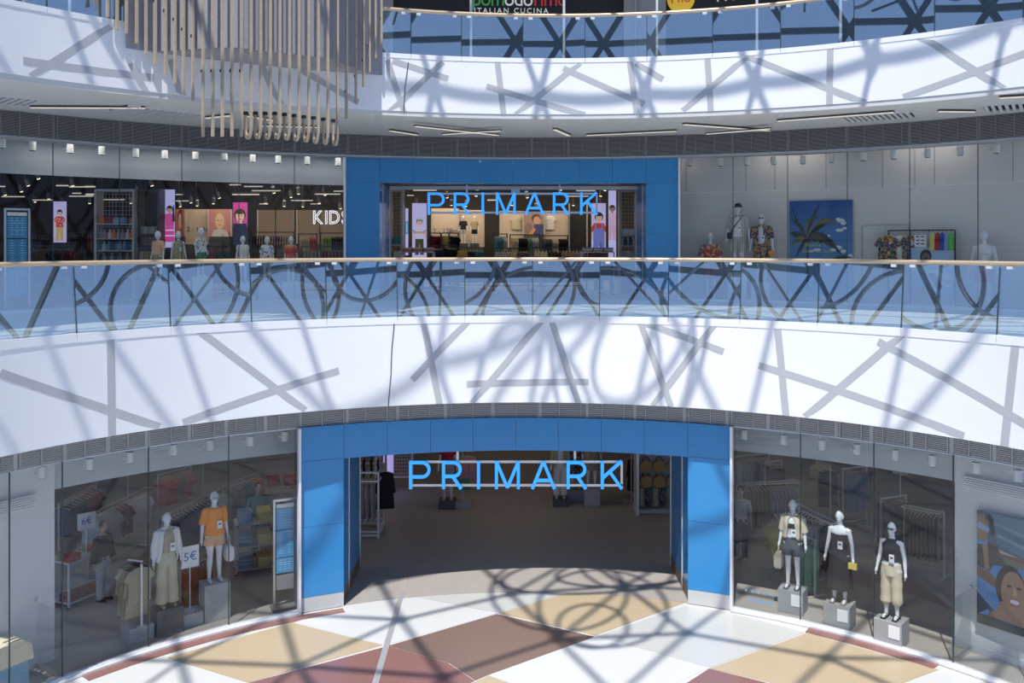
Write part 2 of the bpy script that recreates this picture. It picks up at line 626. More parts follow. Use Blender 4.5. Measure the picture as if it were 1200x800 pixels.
# ------------------------------------------------------------------ louvre grilles
LMUL = mat('louvre_mullion_grey', (0.24, 0.24, 0.245), 0.5)
LPOST = mat('louvre_post_grey', (0.17, 0.17, 0.175), 0.5)
def louvre(name, label, c, r, z0, z1, nsl, xs, major, angs):
    t = thing(name, label, 'grille')
    mb = MB()
    mb.ring(c, r + 0.12, r + 0.16, angs[0], angs[1], z0, z1, 50)
    mb.obj('backing', LDARK, t)
    mb = MB()
    for i in range(nsl):
        z = z0 + 0.02 + (z1 - z0 - 0.03) * (i + 0.5) / nsl
        h = (z1 - z0) / nsl * (0.60 if z0 < 5 else 0.26)
        mb.ring(c, r + 0.005, r + 0.05, angs[0], angs[1], z - h / 2, z + h / 2, 50)
    o = mb.obj('slats', LOUV, t)
    o['kind'] = 'stuff'
    for x in xs:
        a = hit(c, r, x)[0]
        q = pol(c, r - 0.008, a)
        mb = MB()
        mb.box((q.x, q.y, (z0 + z1) / 2), (0.018, 0.03, z1 - z0), -a)
        mb.obj('mullion', LMUL if z0 > 5 else LOUV, t)
    for x in major:
        a = hit(c, r, x)[0]
        q = pol(c, r + 0.02, a)
        mb = MB()
        mb.box((q.x, q.y, (z0 + z1) / 2), (0.06, 0.04, z1 - z0), -a)
        mb.obj('post', LPOST if z0 > 5 else LOUV, t)
    for z in (z0, z1):
        mb = MB()
        mb.ring(c, r - 0.01, r + 0.03, angs[0], angs[1], z - 0.012, z + 0.012, 50)
        mb.obj('edge_rail', ALU, t)
    return t
xs_l = [23 + i * 25.3 for i in range(-2, 48)]
louvre('louvre_grille', 'dark louvre band under the lower white balcony front, above the street level windows', A, RG + 0.02, 3.71, 4.33, 18, xs_l,
       [18, 76, 127, 172, 222, 265, 311, 352, 407, 466, 522, 577, 633, 688, 744, 802, 852, 900, 935, 980, 1021, 1068, 1115, 1165], (R(-65), R(65)))
xs_u = [45 + i * 22.0 for i in range(-4, 55)]
louvre('louvre_grille', 'dark louvre band between the grey soffit and the upstairs shop windows', A, RU - 0.42, 9.68, 10.235, 20, xs_u,
       [63, 141, 213, 280, 345, 408, 447, 490, 536, 579, 623, 666, 712, 757, 802, 858, 923, 993, 1066, 1147], (R(-65), R(65)))
# cornice that closes the gap behind each grille
w = struct('trim_4')
mb = MB()
mb.ring(A, RU - 0.30, RU + 0.02, R(-65), R(65), 9.66, 9.72, 50)
mb.obj('head_flashing', LOUV, w)
mb = MB()
mb.ring(A, RA + 0.12, RG + 0.2, R(-65), R(65), 4.34, 4.40, 50)
mb.obj('soffit_strip', SOFFIT, w)

# ------------------------------------------------------------------ blue portals
def portal(name, c, r, xl0, xl1, xr0, xr1, zf, zbase, zl, zt, jamb, seams):
    w = struct(name)
    TH = 0.10
    al0, al1, ar0, ar1 = [hit(c, r, x)[0] for x in (xl0, xl1, xr0, xr1)]
    def seg(a, b, z0, z1, m, nm, n=4):
        mb = MB()
        e = 0.003 / r
        mb.ring(c, r, r + TH, a + e, b - e, z0 + 0.003, z1 - 0.003, n)
        mb.obj(nm, m, w, smooth=True)
    H = zt - zl
    cuts = [zf + zbase, zf + zbase + (zl - zf - zbase) * 0.52, zl + H * 0.02, zt]
    for a, b in ((al0, al1), (ar0, ar1)):
        seg(a, b, zf, zf + zbase, STONE, 'stone_base')
        for k in range(3):
            seg(a, b, cuts[k], cuts[k + 1], BLUE, 'blue_panel')
    for i in range(seams):
        seg(al1 + (ar0 - al1) * i / seams, al1 + (ar0 - al1) * (i + 1) / seams, zl, zt, BLUE, 'blue_panel', 5)
    # jambs going back into the shop and the underside of the lintel
    for a, sg in ((al1, -1), (ar0, 1)):
        p = pol(c, r + TH, a)
        for k in range(3):
            y0 = p.y + jamb * k / 3
            y1 = p.y + jamb * (k + 1) / 3
            mb = MB()
            mb.box((p.x + sg * 0.05, (y0 + y1) / 2, (zf + zbase + zl) / 2 + 0.1), (0.10, y1 - y0 - 0.008, zl - zf - zbase + 0.2))
            mb.obj('jamb_panel', BLUE, w)
            mb = MB()
            mb.box((p.x + sg * 0.045, (y0 + y1) / 2, zf + zbase / 2), (0.09, y1 - y0 - 0.004, zbase))
            mb.obj('jamb_skirting', mat('brown_skirting', (0.16, 0.12, 0.10), 0.5), w)
        mb = MB()
        for yy in (p.y + jamb / 3, p.y + jamb):
            mb.box((p.x - sg * 0.004, yy, (zf + zl) / 2), (0.02, 0.03, zl - zf))
        mb.obj('jamb_trim', TRIMW, w)
    pl, pr = pol(c, r + TH, al1), pol(c, r + TH, ar0)
    mb = MB()
    yb = pl.y + jamb
    pts = [pol(c, r + TH, al1 + (ar0 - al1) * i / 12) for i in range(13)]
    mb.prism([(q.x, q.y) for q in pts] + [(pr.x, yb + 0.6), (pl.x, yb + 0.6)], zl + 0.02, zl + 0.12)
    mb.obj('lintel_underside', CHAR, w)
    # white edge profiles at the outer corners
    for a, sg in ((al0, -1), (ar1, 1)):
        q = pol(c, r - 0.02, a + sg * 0.03 / r)
        mb = MB()
        mb.box((q.x, q.y, (zf + zt) / 2), (0.05, 0.14, zt - zf), -a)
        mb.obj('edge_profile', TRIMW, w)
    return pl, pr
PL0, PR0 = portal('wall_portal_lower', A, RG - 0.05, 352, 403, 806, 856, 0.0, 0.29, 3.02, 3.72, 2.1, 8)
PL1, PR1 = portal('wall_portal_upper', A, RU - 0.05, 405, 445, 757, 795, Z1, 0.29, 9.02, 9.68, 2.0, 8)

# ------------------------------------------------------------------ shop windows
def shopwin(name, c, r, joints, z0, z1, sill=0.06):
    w = struct(name)
    for i in range(len(joints) - 1):
        t0, t1 = hit(c, r, joints[i])[0], hit(c, r, joints[i + 1])[0]
        e = 0.004 / r
        p0, p1 = pol(c, r, t0 + e), pol(c, r, t1 - e)
        zm = (z0 + sill + z1) / 2
        mb = MB()
        mb.bar((p0.x, p0.y, zm), (p1.x, p1.y, zm), 0.016, z1 - z0 - sill)
        mb.obj('glass_pane', WINU if z0 > 3 else WING, w)
        mb = MB()
        mb.bar((p0.x, p0.y, z0 + sill / 2), (p1.x, p1.y, z0 + sill / 2), 0.10, sill)
        mb.obj('sill', TRIMW, w)
        q = pol(c, r, t0)
        mb = MB()
        mb.box((q.x, q.y, zm), (0.014, 0.03, z1 - z0 - sill), -t0)
        mb.obj('joint_seal', EDGE, w)
    return w
shopwin('window_1', A, RG, [-95, 11, 73, 174, 268, 350], 0, 3.71)
shopwin('window_2', A, RG, [858, 938, 1024, 1117, 1213, 1330], 0, 3.71)
shopwin('window_3', A, RU, [-70, -18, 62, 140, 213, 280, 345, 404], Z1, 9.68)
shopwin('window_4', A, RU, [796, 859, 923, 993, 1066, 1146, 1240], Z1, 9.68)
# white pavement kerb in front of the lower windows
k = struct('trim_5')
for (xa, xb, nn) in ((-90, 350, 5), (858, 1330, 5)):
    for i in range(nn):
        t0 = hit(A, RG - 0.06, xa + (xb - xa) * i / nn)[0]
        t1 = hit(A, RG - 0.06, xa + (xb - xa) * (i + 1) / nn)[0]
        mb = MB()
        mb.ring(A, RG - 0.14, RG - 0.05, t0 + 0.0003, t1 - 0.0003, 0.0, 0.035, 8)
        mb.obj('kerb_piece', TRIMW, k)

# bulkheads hanging behind the glass
def sect(name, c, r0, r1, xa, xb, z0, z1, m, pname='plasterboard', n=24):
    w = struct(name)
    mb = MB()
    mb.ring(c, r0, r1, hit(c, r0, xa)[0], hit(c, r0, xb)[0], z0, z1, n)
    mb.obj(pname, m, w, smooth=True)
    return w
RBK = RG + 1.0
sect('beam_lower_left', A, RBK, RBK + 0.12, -90, 356, 3.0, 4.3, BULK)
sect('beam_lower_right', A, RBK, RBK + 0.12, 850, 1260, 3.0, 4.3, BULK)
sect('wall_display_left', A, RBK - 0.1, RBK + 0.1, -90, 64, 0, 4.3, mat('window_back_white', (0.66, 0.665, 0.66), 0.6, var=0.02))
sect('wall_display_right', A, RBK - 0.1, RBK + 0.1, 1119, 1260, 0, 4.3, MATS['window_back_white'])
sect('baseboard_left', A, RBK - 0.13, RBK - 0.1, -90, 63, 0, 0.12, TRIMW)
sect('baseboard_right', A, RBK - 0.13, RBK - 0.1, 1119, 1260, 0, 0.12, TRIMW)
RBU = RU + 1.2
sect('beam_upper_left', A, RBU, RBU + 0.12, -70, 405, 9.02, 10.3, BULK)
sect('wall_display_upper', A, RBU, RBU + 0.12, 770, 1250, Z1, 10.3, BACKW)
# ceilings of the display zones and shops
w = struct('ceiling_shop_lower')
mb = MB()
mb.ring(A, RG + 0.2, 32, R(-66), R(66), 4.30, 4.36, 40)
mb.obj('panel', BULK, w)
w = struct('ceiling_shop_upper')
mb = MB()
mb.ring(A, RU + 0.1, 32, R(-52), R(52), 10.24, 10.30, 40)
mb.obj('panel', DCEIL, w)
# shop back and side walls
WB = mat('shop_wall_dark', (0.045, 0.042, 0.042), 0.7, var=0.1)
w = struct('wall_back')
mb = MB(); mb.box((0, 38, 2.1), (50, 0.2, 4.4)); mb.obj('lower_wall', WB, w)
mb = MB(); mb.box((0, 37, 8.1), (50, 0.2, 4.4)); mb.obj('upper_wall', WB, w)
w = struct('wall_left')
mb = MB(); mb.box((-17.5, 29, 5), (0.2, 18, 10.4)); mb.obj('plaster', WB, w)
w = struct('wall_right')
mb = MB(); mb.box((17.5, 29, 5), (0.2, 18, 10.4)); mb.obj('plaster', WB, w)

# ------------------------------------------------------------------ glazed roof and end wall of the atrium (outside the frame: they cast the shadows and show in the glass)
w = struct('ceiling_glazed_roof')
ZR = 20.0
apex = Vector((2.6, 12.5, 0)) - TRAVEL * (ZR / -TRAVEL.z)
radii = [0, 2.5, 4.85, 7.25, 9.25, 11.3, 13.3, 15.4, 17.6]
def roofnode(j, k):
    if j == 0:
        return apex.copy()
    t = R(-21 + 360.0 * k / (6 * j))
    return apex + Vector((radii[j] * math.sin(t), radii[j] * math.cos(t), -.004 * radii[j] ** 2))
mb = MB()
for j in range(1, 9):
    for s in range(6):
        for i in range(j):
            p = roofnode(j, s * j + i)
            if p.y < apex.y - 4.5 or abs(p.x) > 11.5:
                continue
            mb.bar(p, roofnode(j, s * j + i + 1), 0.10, 0.10)
            mb.box(p, (0.24, 0.24, 0.16), 0.5)
            if j < 8:
                mb.bar(p, roofnode(j + 1, s * (j + 1) + i), 0.10, 0.10)
                mb.bar(p, roofnode(j + 1, s * (j + 1) + i + 1), 0.10, 0.10)
for k in range(6):
    mb.bar(apex, roofnode(1, k), 0.10, 0.10)
mb.obj('diagrid', STEEL, w)
w = struct('wall_glazed_end')
mb = MB()
def endnode(i, j):
    a = R(-112 + (i + 0.5 * (j % 2)) * 16)
    return Vector((0.3 + 17.5 * math.sin(a), 6 - 17.0 * math.cos(a), -0.2 + j * 3.9))
for j in range(8):
    bw = .17 if j < 3 else .30
    for i in range(15):
        p = endnode(i, j)
        if i < 14:
            mb.bar(p, endnode(i + 1, j), bw, bw)
        if j < 7:
            mb.bar(p, endnode(i, j + 1), bw, bw)
            k = i - 1 + 2 * (j % 2)
            if 0 <= k < 15:
                mb.bar(p, endnode(k, j + 1), bw, bw)
mb.obj('diagrid', STEEL, w)
CHROME = mat('polished_tube', (0.32, 0.33, 0.34), 0.22, 0.85)
def hoop(c, r, u, v, tr, m, sec=48, oval=1.0):
    u, v = Vector(u).normalized(), Vector(v).normalized()
    mb = MB()
    mb.tube([Vector(c) + u * r * math.cos(2 * PI * k / sec) + v * r * oval * math.sin(2 * PI * k / sec) for k in range(sec)], tr, 8, True)
    return mb
w = struct('ceiling_hoops')
for (px, py, r, tau) in ((706, 708, 1.32, 25), (655, 690, 1.45, 15), (694, 732, 0.68, 25), (735, 660, 1.1, 20)):
    c = onfloor(px, py) - TRAVEL * (17.3 / -TRAVEL.z)
    hoop(c, r, (1, 0, 0), (0, math.cos(R(tau)), math.sin(R(tau))), 0.05, CHROME, oval=1.33).obj('hoop', CHROME, w, True)
for (px, py, r) in ((690, 500, 2.35), (760, 420, 1.2), (730, 480, 1.9)):
    d = 18.55
    c = ray(px, py, d) - TRAVEL * (13.6 / -TRAVEL.z)
    hoop(c, r, (1, 0.15, 0), (0, 0, 1), 0.055, CHROME).obj('hoop', CHROME, w, True)
for i in range(15):
    a = R(-105 + i * 15)
    c = Vector((0.3 + 15.3 * math.sin(a), 6 - 14.8 * math.cos(a), 10.2 + 1.6 * math.sin(i * 2.1)))
    u = Vector((math.cos(a), math.sin(a), 0.25 * math.sin(i * 1.3)))
    hoop(c, 2.3 + 0.5 * math.sin(i * 1.7), u, (0.2 * math.sin(i), 0.1, 1), 0.10, CHROME).obj('hoop', CHROME, w, True)
for i in range(12):
    a = R(-105 + i * 19)
    c = Vector((0.3 + 14.6 * math.sin(a), 6 - 14 * math.cos(a), 8.0))
    t_ = Vector((math.cos(a), math.sin(a), 0)) * (3.0 * math.sin(i * 2.7))
    mb = MB()
    mb.tube([c - t_, c + t_ + Vector((0, 0, 6.0))], 0.07, 8)
    mb.obj('strut', CHROME, w, True)
# ------------------------------------------------------------------ shop figures: bodies grown as one skin, clothes over them
TORSO = [(0.84, .150, .105, 0), (0.92, .168, .115, .005), (1.0, .150, .105, .0), (1.08, .122, .088, 0), (1.18, .130, .094, 0), (1.28, .148, .112, -.008),
         (1.36, .158, .100, .0), (1.42, .140, .078, .01), (1.47, .070, .058, .015)]
def torso_at(z):
    T = TORSO
    if z <= T[0][0]:
        return T[0][1:]
    for i in range(len(T) - 1):
        if z <= T[i + 1][0]:
            k = (z - T[i][0]) / (T[i + 1][0] - T[i][0])
            return tuple(T[i][j] + (T[i + 1][j] - T[i][j]) * k for j in (1, 2, 3))
    return T[-1][1:]
def er(cx, cy, cz, rx, ry, n=18, wave=0.0, ph=0.0, nw=7, a0=0.0, a1=2 * PI, full=True):
    out = []
    for k in range(n):
        a = a0 + (a1 - a0) * (k / n if full else k / (n - 1))
        w_ = 1 + wave * math.sin(nw * a + ph)
        out.append(Vector((cx + rx * w_ * math.cos(a), cy + ry * w_ * math.sin(a), cz)))
    return out
def armpts(s, out=0.24, fwd=0.03, wide=1.0):
    sh = Vector((s * .168 * wide, .012, 1.395))
    el = Vector((s * (out - .015), .03, 1.125))
    wr = Vector((s * (out + .02), -fwd, .885))
    return sh, el, wr
def make_body(name, wide=1.0, head=1.0, out=0.24, fwd=0.03, voxel=0.0085):
    mb = MB()
    mb.loft([er(0, cy, z, rx * (wide if z > 1.1 else 1), ry, 20) for z, rx, ry, cy in TORSO])
    mb.tube([(0, .015, 1.42), (0, .012, 1.5), (0, .0, 1.6)], .05, 12, rs=[.062, .050, .052])
    hz = 1.655
    H = head
    mb.ell((0, -.005, hz + .005), (.073 * H, .088 * H, .112 * H), 16, 11)
    mb.ell((0, -.035 * H, hz - .05), (.052 * H, .055 * H, .062 * H), 12, 8)          # jaw
    mb.loft([[Vector((x * H, y * H - .005, hz + z * H)) for x, y, z in r_] for r_ in (
        [(-.008, -.08, .03), (.008, -.08, .03), (0, -.07, .03)], [(-.016, -.086, -.018), (.016, -.086, -.018), (0, -.110, -.016)], [(-.012, -.08, -.028), (.012, -.08, -.028), (0, -.086, -.03)])])
    mb.ell((0, -.088 * H, hz - .052 * H), (.024 * H, .010, .008), 8, 5)                # lips
    for s in (-1, 1):
        mb.ell((s * .03 * H, -.078 * H, hz + .012), (.017, .012, .008), 8, 5)           # eyes
        mb.ell((s * .075 * H, .005, hz - .008), (.012, .022, .032), 8, 6)               # ears
        mb.tube([(s * .088, 0, .93), (s * .092, -.005, .72), (s * .090, -.012, .50), (s * .093, .012, .38), (s * .097, .012, .22), (s * .100, .008, .085), (s * .1, .0, .05)],
                .05, 14, rs=[.098, .083, .055, .055, .044, .035, .036])
        mb.loft([er(s * .1, .035, .03, .030, .012, 12), er(s * .1, .02, .055, .036, .05, 12)])
        mb.tube([(s * .1, .045, .035), (s * .102, -.03, .036), (s * .106, -.10, .026), (s * .108, -.155, .018)], .03, 12, rs=[.032, .036, .036, .016])
        sh, el, wr = armpts(s, out, fwd, wide)
        mb.tube([sh + Vector((-s * .04, 0, .005)), sh, sh.lerp(el, .5), el, el.lerp(wr, .35), wr], .04, 12, rs=[.05, .052, .043, .036, .037, .025])
        d = (wr - el).normalized()
        pc = wr + d * .05
        mb.tube([wr - d * .005, wr + d * .03, wr + d * .075], .03, 10, rs=[.024, .030, .030])
        for k, L in enumerate((.062, .074, .07, .055)):
            b = wr + d * .07 + Vector((0, (k - 1.5) * .0175, 0))
            m1 = b + d * L * .5 + Vector((-s * .004, 0, 0))
            e = b + d * L + Vector((-s * .018, 0, 0))
            mb.tube([b, m1, e], .009, 8, rs=[.0095, .009, .0075])
        tb = wr + d * .025 + Vector((0, -.025, 0))
        mb.tube([tb, tb + d * .03 + Vector((0, -.018, 0)), tb + d * .06 + Vector((-s * .006, -.020, 0))], .01, 8, rs=[.012, .010, .008])
    me = mb.mesh(name, [])
    o = bpy.data.objects.new(name, me)
    COL.objects.link(o)
    m = o.modifiers.new('r', 'REMESH')
    m.mode = 'VOXEL'
    m.voxel_size = voxel
    m.use_smooth_shade = True
    q = o.modifiers.new('s', 'SMOOTH')
    q.iterations = 3
    q.factor = 0.5
    q2 = o.modifiers.new('d', 'DECIMATE')
    q2.ratio = 0.35
    bpy.context.view_layer.update()
    dg = bpy.context.evaluated_depsgraph_get()
    out_ = bpy.data.meshes.new_from_object(o.evaluated_get(dg))
    bpy.data.objects.remove(o)
    out_.name = name
    out_.polygons.foreach_set('use_smooth', [True] * len(out_.polygons))
    return out_
MANW = mat('mannequin_gloss_white', (0.70, 0.71, 0.73), 0.35, spec=0.4)
SKIN = mat('skin', (0.50, 0.32, 0.24), 0.5)
BODY = {'f': make_body('body_f'), 'm': make_body('body_m', 1.16, 1.03, 0.27), 'k': make_body('body_k', 0.95, 1.38, 0.235)}
for b_ in BODY.values():
    b_.materials.clear()
    b_.materials.append(MANW)

def setmat(o, m):
    if o.material_slots:
        o.material_slots[0].link = 'OBJECT'
        o.material_slots[0].material = m
    return o
CL = {}
def cloth(key):
    """meshes of clothes made once and shared"""
    if key in CL:
        return CL[key]
    kind, *p = key
    mb = MB()
    solid = False
    if kind == 'top':         # hem, flare, sleeve fraction, wide, sleeve radius
        hem, fl_, sl, wide, sr = p
        rg = []
        zs = [hem + (1.435 - hem) * i / 9 for i in range(10)]
        for i, z in enumerate(zs):
            rx, ry, cy = torso_at(z)
            k = 1 - i / 9
            w_ = wide if z > 1.1 else 1 + (wide - 1) * 0.6
            rg.append(er(0, cy, z, max(rx * w_, .135 * wide * (z < 1.3)) + .016 + fl_ * k, max(ry, .10) + .016 + fl_ * k * .8, 28, .022 * k + .006, z * 9))
        rg.append(er(0, .012, 1.455, .105, .075, 28))
        rg.append(er(0, .01, 1.462, .075, .064, 28))
        mb.loft(rg, caps=False)
        if sl > 0:
            for s in (-1, 1):
                sh, el, wr = armpts(s, .24 if wide < 1.1 else .27, .03, wide)
                pts = [sh + Vector((-s * .05, 0, .008)), sh + Vector((0, 0, .004)), sh.lerp(el, min(sl, 1) * .5), sh.lerp(el, min(sl, 1))]
                rs_ = [.07, .066, .058 + sr * .5, .052 + sr]
                if sl > 1:
                    pts += [el.lerp(wr, .5 * (sl - 1)), el.lerp(wr, sl - 1)]
                    rs_ += [.05 + sr, .044 + sr]
                mb.tube(pts, .06, 14, rs=rs_)
    elif kind == 'open':      # open shirt: hem, sleeve, wide, gap
        hem, sl, wide, gap = p
        rg = []
        for i in range(10):
            z = hem + (1.44 - hem) * i / 9
            rx, ry, cy = torso_at(z)
            k = 1 - i / 9
            gp = gap * (0.7 + 0.5 * k)
            rg.append(er(0, cy, z, max(rx * wide, .14 * wide * (z < 1.3)) + .03 + .02 * k, max(ry, .1) + .035 + .02 * k, 30, .012, z * 8, 7, -PI / 2 + gp, 1.5 * PI - gp, False))
        rg.append(er(0, .012, 1.462, .088, .075, 30, 0, 0, 7, -PI / 2 + gap * .6, 1.5 * PI - gap * .6, False))
        mb.loft(rg, closed=False, caps=False)
        rg2 = [er(0, .012, z, r_, r_ * .85, 30, 0, 0, 7, -PI / 2 + gap * .5, 1.5 * PI - gap * .5, False) for z, r_ in ((1.455, .072), (1.50, .080), (1.465, .112))]
        mb.loft(rg2, closed=False, caps=False)
        for s in (-1, 1):
            sh, el, wr = armpts(s, .24 if wide < 1.1 else .27, .03, wide)
            pts = [sh + Vector((-s * .05, 0, .012)), sh + Vector((0, 0, .008)), sh.lerp(el, min(sl, 1) * .5), sh.lerp(el, min(sl, 1))]
            rs_ = [.075, .074, .072, .075]
            if sl > 1:
                pts += [el.lerp(wr, .5 * (sl - 1)), el.lerp(wr, sl - 1)]
                rs_ += [.062, .054]
            mb.tube(pts, .06, 14, rs=rs_)
        solid = True
    elif kind == 'legs':      # waist, end z, thigh radius, end radius, cuff gather
        waist, end, r0, r1, gat = p
        rg = []
        for z in (waist, (waist + .86) / 2, .86, .80):
            rx, ry, cy = torso_at(z)
            rg.append(er(0, cy, z, rx + .018, ry + .018 + (.012 if z < .9 else 0), 24, .012, z * 30))
        mb.loft(rg)
        for s in (-1, 1):
            pts, rs_ = [], []
            n = 8
            for i in range(n + 1):
                z = .88 + (end - .88) * i / n
                k = i / n
                pts.append((s * (.085 + .02 * k), -.004, z))
                rs_.append(r0 + (r1 - r0) * k + .006 * math.sin(i * 2.3 + s))
            if gat:
                rs_[-2] = r1 + .012
                rs_[-1] = .04
            mb.tube(pts, .08, 16, rs=rs_)
    elif kind == 'skirt':     # waist, end, flare
        waist, end, fl_ = p
        rg = []
        for i in range(8):
            z = waist + (end - waist) * i / 7
            k = i / 7
            rx, ry, cy = torso_at(max(z, .9))
            rg.append(er(0, cy, z, rx + .015 + fl_ * k, ry + .015 + fl_ * k, 32, .05 * k + .01, 0, 9))
        mb.loft(rg, caps=False)
    elif kind == 'cap':
        mb.loft([er(0, 0, 1.655 + .05 * math.cos(t) * 2.35 + .0, .081 * math.sin(t) + .001, .096 * math.sin(t) + .001, 18) for t in (PI / 2, 1.25, .9, .6, .3, .05)])
        mb.loft([er(0, -.085, 1.66, .07, .085, 16), er(0, -.09, 1.652, .072, .09, 16)])
    elif kind == 'bucket':
        mb.loft([er(0, 0, 1.675, .135, .15, 20), er(0, 0, 1.70, .093, .108, 20), er(0, 0, 1.77, .083, .098, 20), er(0, 0, 1.79, .06, .07, 20)])
    elif kind == 'brim':
        mb.loft([er(0, -.01, 1.70, .15, .16, 20), er(0, -.01, 1.715, .10, .115, 20), er(0, 0, 1.79, .078, .09, 20), er(0, 0, 1.81, .03, .04, 20)])
    elif kind == 'glasses':
        for s in (-1, 1):
            mb.box((s * .034, -.095, 1.664), (.05, .012, .036))
            mb.bar((s * .062, -.09, 1.668), (s * .078, .01, 1.668), .006, .008)
        mb.box((0, -.098, 1.668), (.024, .008, .008))
    elif kind == 'hair':
        mb.ell((0, .012, 1.675), (.084, .096, .108), 16, 10)
    elif kind == 'ponytail':
        mb.ell((0, .014, 1.675), (.084, .096, .108), 16, 10)
        mb.tube([(0, .10, 1.70), (0, .15, 1.64), (0, .14, 1.52), (0, .12, 1.40)], .03, 10, rs=[.028, .04, .034, .012])
    elif kind == 'shoes':
        for s in (-1, 1):
            mb.tube([(s * .1, .052, .03), (s * .103, -.03, .032), (s * .107, -.11, .028), (s * .108, -.17, .022)], .04, 12, rs=[.04, .043, .045, .026])
    elif kind == 'sandals':
        for s in (-1, 1):
            mb.box((s * .105, -.05, .006), (.085, .25, .016))
            for y, z in ((-.10, .05), (-.04, .072), (.03, .10)):
                mb.tube([(s * .1 + .042 * math.cos(a), y, .012 + (z - .012) * math.sin(a)) for a in [PI * q / 6 for q in range(7)]], .008, 6)
    elif kind == 'tote':      # bag held in one hand
        s, = p
        mb.loft([[Vector((s * .265 + sx * w_, -.05 + sy * w_ * 1.6, z)) for sx, sy in ((-1, -1), (1, -1), (1, 1), (-1, 1))] for w_, z in ((.05, .36), (.075, .42), (.075, .62), (.045, .68))])
        mb.tube([(s * .265, -.12, .67), (s * .265, -.08, .80), (s * .265, -.02, .80), (s * .265, .02, .67)], .012, 6)
    elif kind == 'crossbag':
        mb.loft([er(-.20, -.10, z, a, b, 14) for z, a, b in ((.86, .05, .02), (.88, .075, .04), (1.02, .075, .04), (1.04, .05, .02))])
        mb.tube([(-.17, -.12, 1.04), (-.06, -.15, 1.22), (.08, -.12, 1.40), (.12, .0, 1.475), (.07, .10, 1.36), (-.12, .11, 1.15), (-.19, -.04, 1.03)], .012, 6)
    elif kind == 'pouch':
        mb.box((.27, -.08, .76), (.16, .04, .12))
        mb.bar((.27, -.06, .82), (.27, -.05, .85), .02, .02)
    elif kind == 'tag':
        mb.box((.055, -.155, 1.14), (.09, .012, .15))
    elif kind == 'tagmark':
        mb.box((.055, -.163, 1.155), (.05, .004, .035))
    elif kind == 'bra':
        mb.loft([er(0, 0, z, a, b, 20) for z, a, b in ((1.20, .138, .108), (1.25, .146, .120), (1.31, .152, .118))], caps=False)
        for s in (-1, 1):
            mb.bar((s * .06, -.10, 1.31), (s * .085, .0, 1.455), .014, .006)
    elif kind == 'cami':
        mb.loft([er(0, torso_at(z)[2], z, torso_at(z)[0] + .012, torso_at(z)[1] + .014, 24) for z in (.98, 1.06, 1.16, 1.26, 1.33)], caps=False)
        for s in (-1, 1):
            mb.bar((s * .085, -.10, 1.325), (s * .095, .01, 1.455), .014, .006)
            mb.bar((s * .085, .10, 1.325), (s * .095, .01, 1.455), .014, .006)
    elif kind == 'tank':
        hem, = p
        rg = [er(0, torso_at(z)[2], z, torso_at(z)[0] + .014, torso_at(z)[1] + .016, 26) for z in [hem + (1.36 - hem) * i / 6 for i in range(7)]]
        rg.append(er(0, .01, 1.43, .115, .085, 26))
        rg.append(er(0, .012, 1.475, .078, .066, 26))
        mb.loft(rg, caps=False)
    me = mb.mesh(kind, [WHITE], True)
    if solid:
        o = bpy.data.objects.new('t', me)
        COL.objects.link(o)
        q = o.modifiers.new('s', 'SOLIDIFY')
        q.thickness = .008
        bpy.context.view_layer.update()
        me2 = bpy.data.meshes.new_from_object(o.evaluated_get(bpy.context.evaluated_depsgraph_get()))
        bpy.data.objects.remove(o)
        me = me2
        me.name = kind
    CL[key] = me
    return me

def figure(label, body, loc, rz, parts, scale=1.0, group=None, cat='mannequin', name='mannequin', skin=None):
    t = thing(name, label, cat, loc, rz, group)
    t.scale = (scale,) * 3
    b = link('body', BODY[body], t)
    if skin:
        setmat(b, skin)
    for nm, key, m in parts:
        setmat(link(nm, cloth(key), t), m)
    return t

def fab(name, col, var=0.12, rough=0.85):
    return mat(name, col, rough, var=var, scale=14, spec=0.2)
C_WHITE = fab('white_cotton', (0.72, 0.71, 0.69))
C_CREAM = fab('cream_cotton', (0.62, 0.55, 0.40))
C_KHAKI = fab('khaki_linen', (0.40, 0.36, 0.25))
C_BEIGE = fab('beige_linen', (0.55, 0.49, 0.36))
C_ORANGE = fab('orange_jersey', (0.85, 0.27, 0.03))
C_PEACH = fab('peach_jersey', (0.72, 0.42, 0.24))
C_RUST = fab('rust_linen', (0.42, 0.13, 0.035))
C_BLACK = fab('black_jersey', (0.022, 0.022, 0.026))
C_CHAR = fab('charcoal_denim', (0.09, 0.10, 0.12))
C_GREY = fab('grey_marl', (0.30, 0.30, 0.31))
C_LGREY = fab('light_grey_marl', (0.48, 0.48, 0.49))
C_RED = fab('red_jersey', (0.38, 0.035, 0.035))
C_WINE = fab('wine_jersey', (0.20, 0.02, 0.04))
C_PINK = fab('pink_jersey', (0.55, 0.24, 0.28))
C_CORAL = fab('coral_jersey', (0.60, 0.14, 0.13))
C_NAVY = fab('navy_denim', (0.035, 0.05, 0.12))
C_DENIM = fab('washed_denim', (0.16, 0.22, 0.34))
C_TEAL = fab('teal_jersey', (0.07, 0.24, 0.27))
C_SKY = fab('dusty_blue_jersey', (0.20, 0.34, 0.46))
C_YELLOW = fab('mustard_yellow_jersey', (0.62, 0.48, 0.13))
C_GREEN = fab('green_cotton', (0.10, 0.28, 0.18))
C_PURPLE = fab('purple_jersey', (0.13, 0.04, 0.12))
C_TAN = fab('tan_linen', (0.33, 0.25, 0.18))
C_BROWN = fab('brown_crinkle', (0.17, 0.13, 0.10))
P_RED = voro('red_floral_print', (0.55, 0.03, 0.03), [(0.04, 0.20, 0.22), (0.65, 0.55, 0.10), (0.60, 0.5, 0.45), (0.04, 0.15, 0.10)], 26)
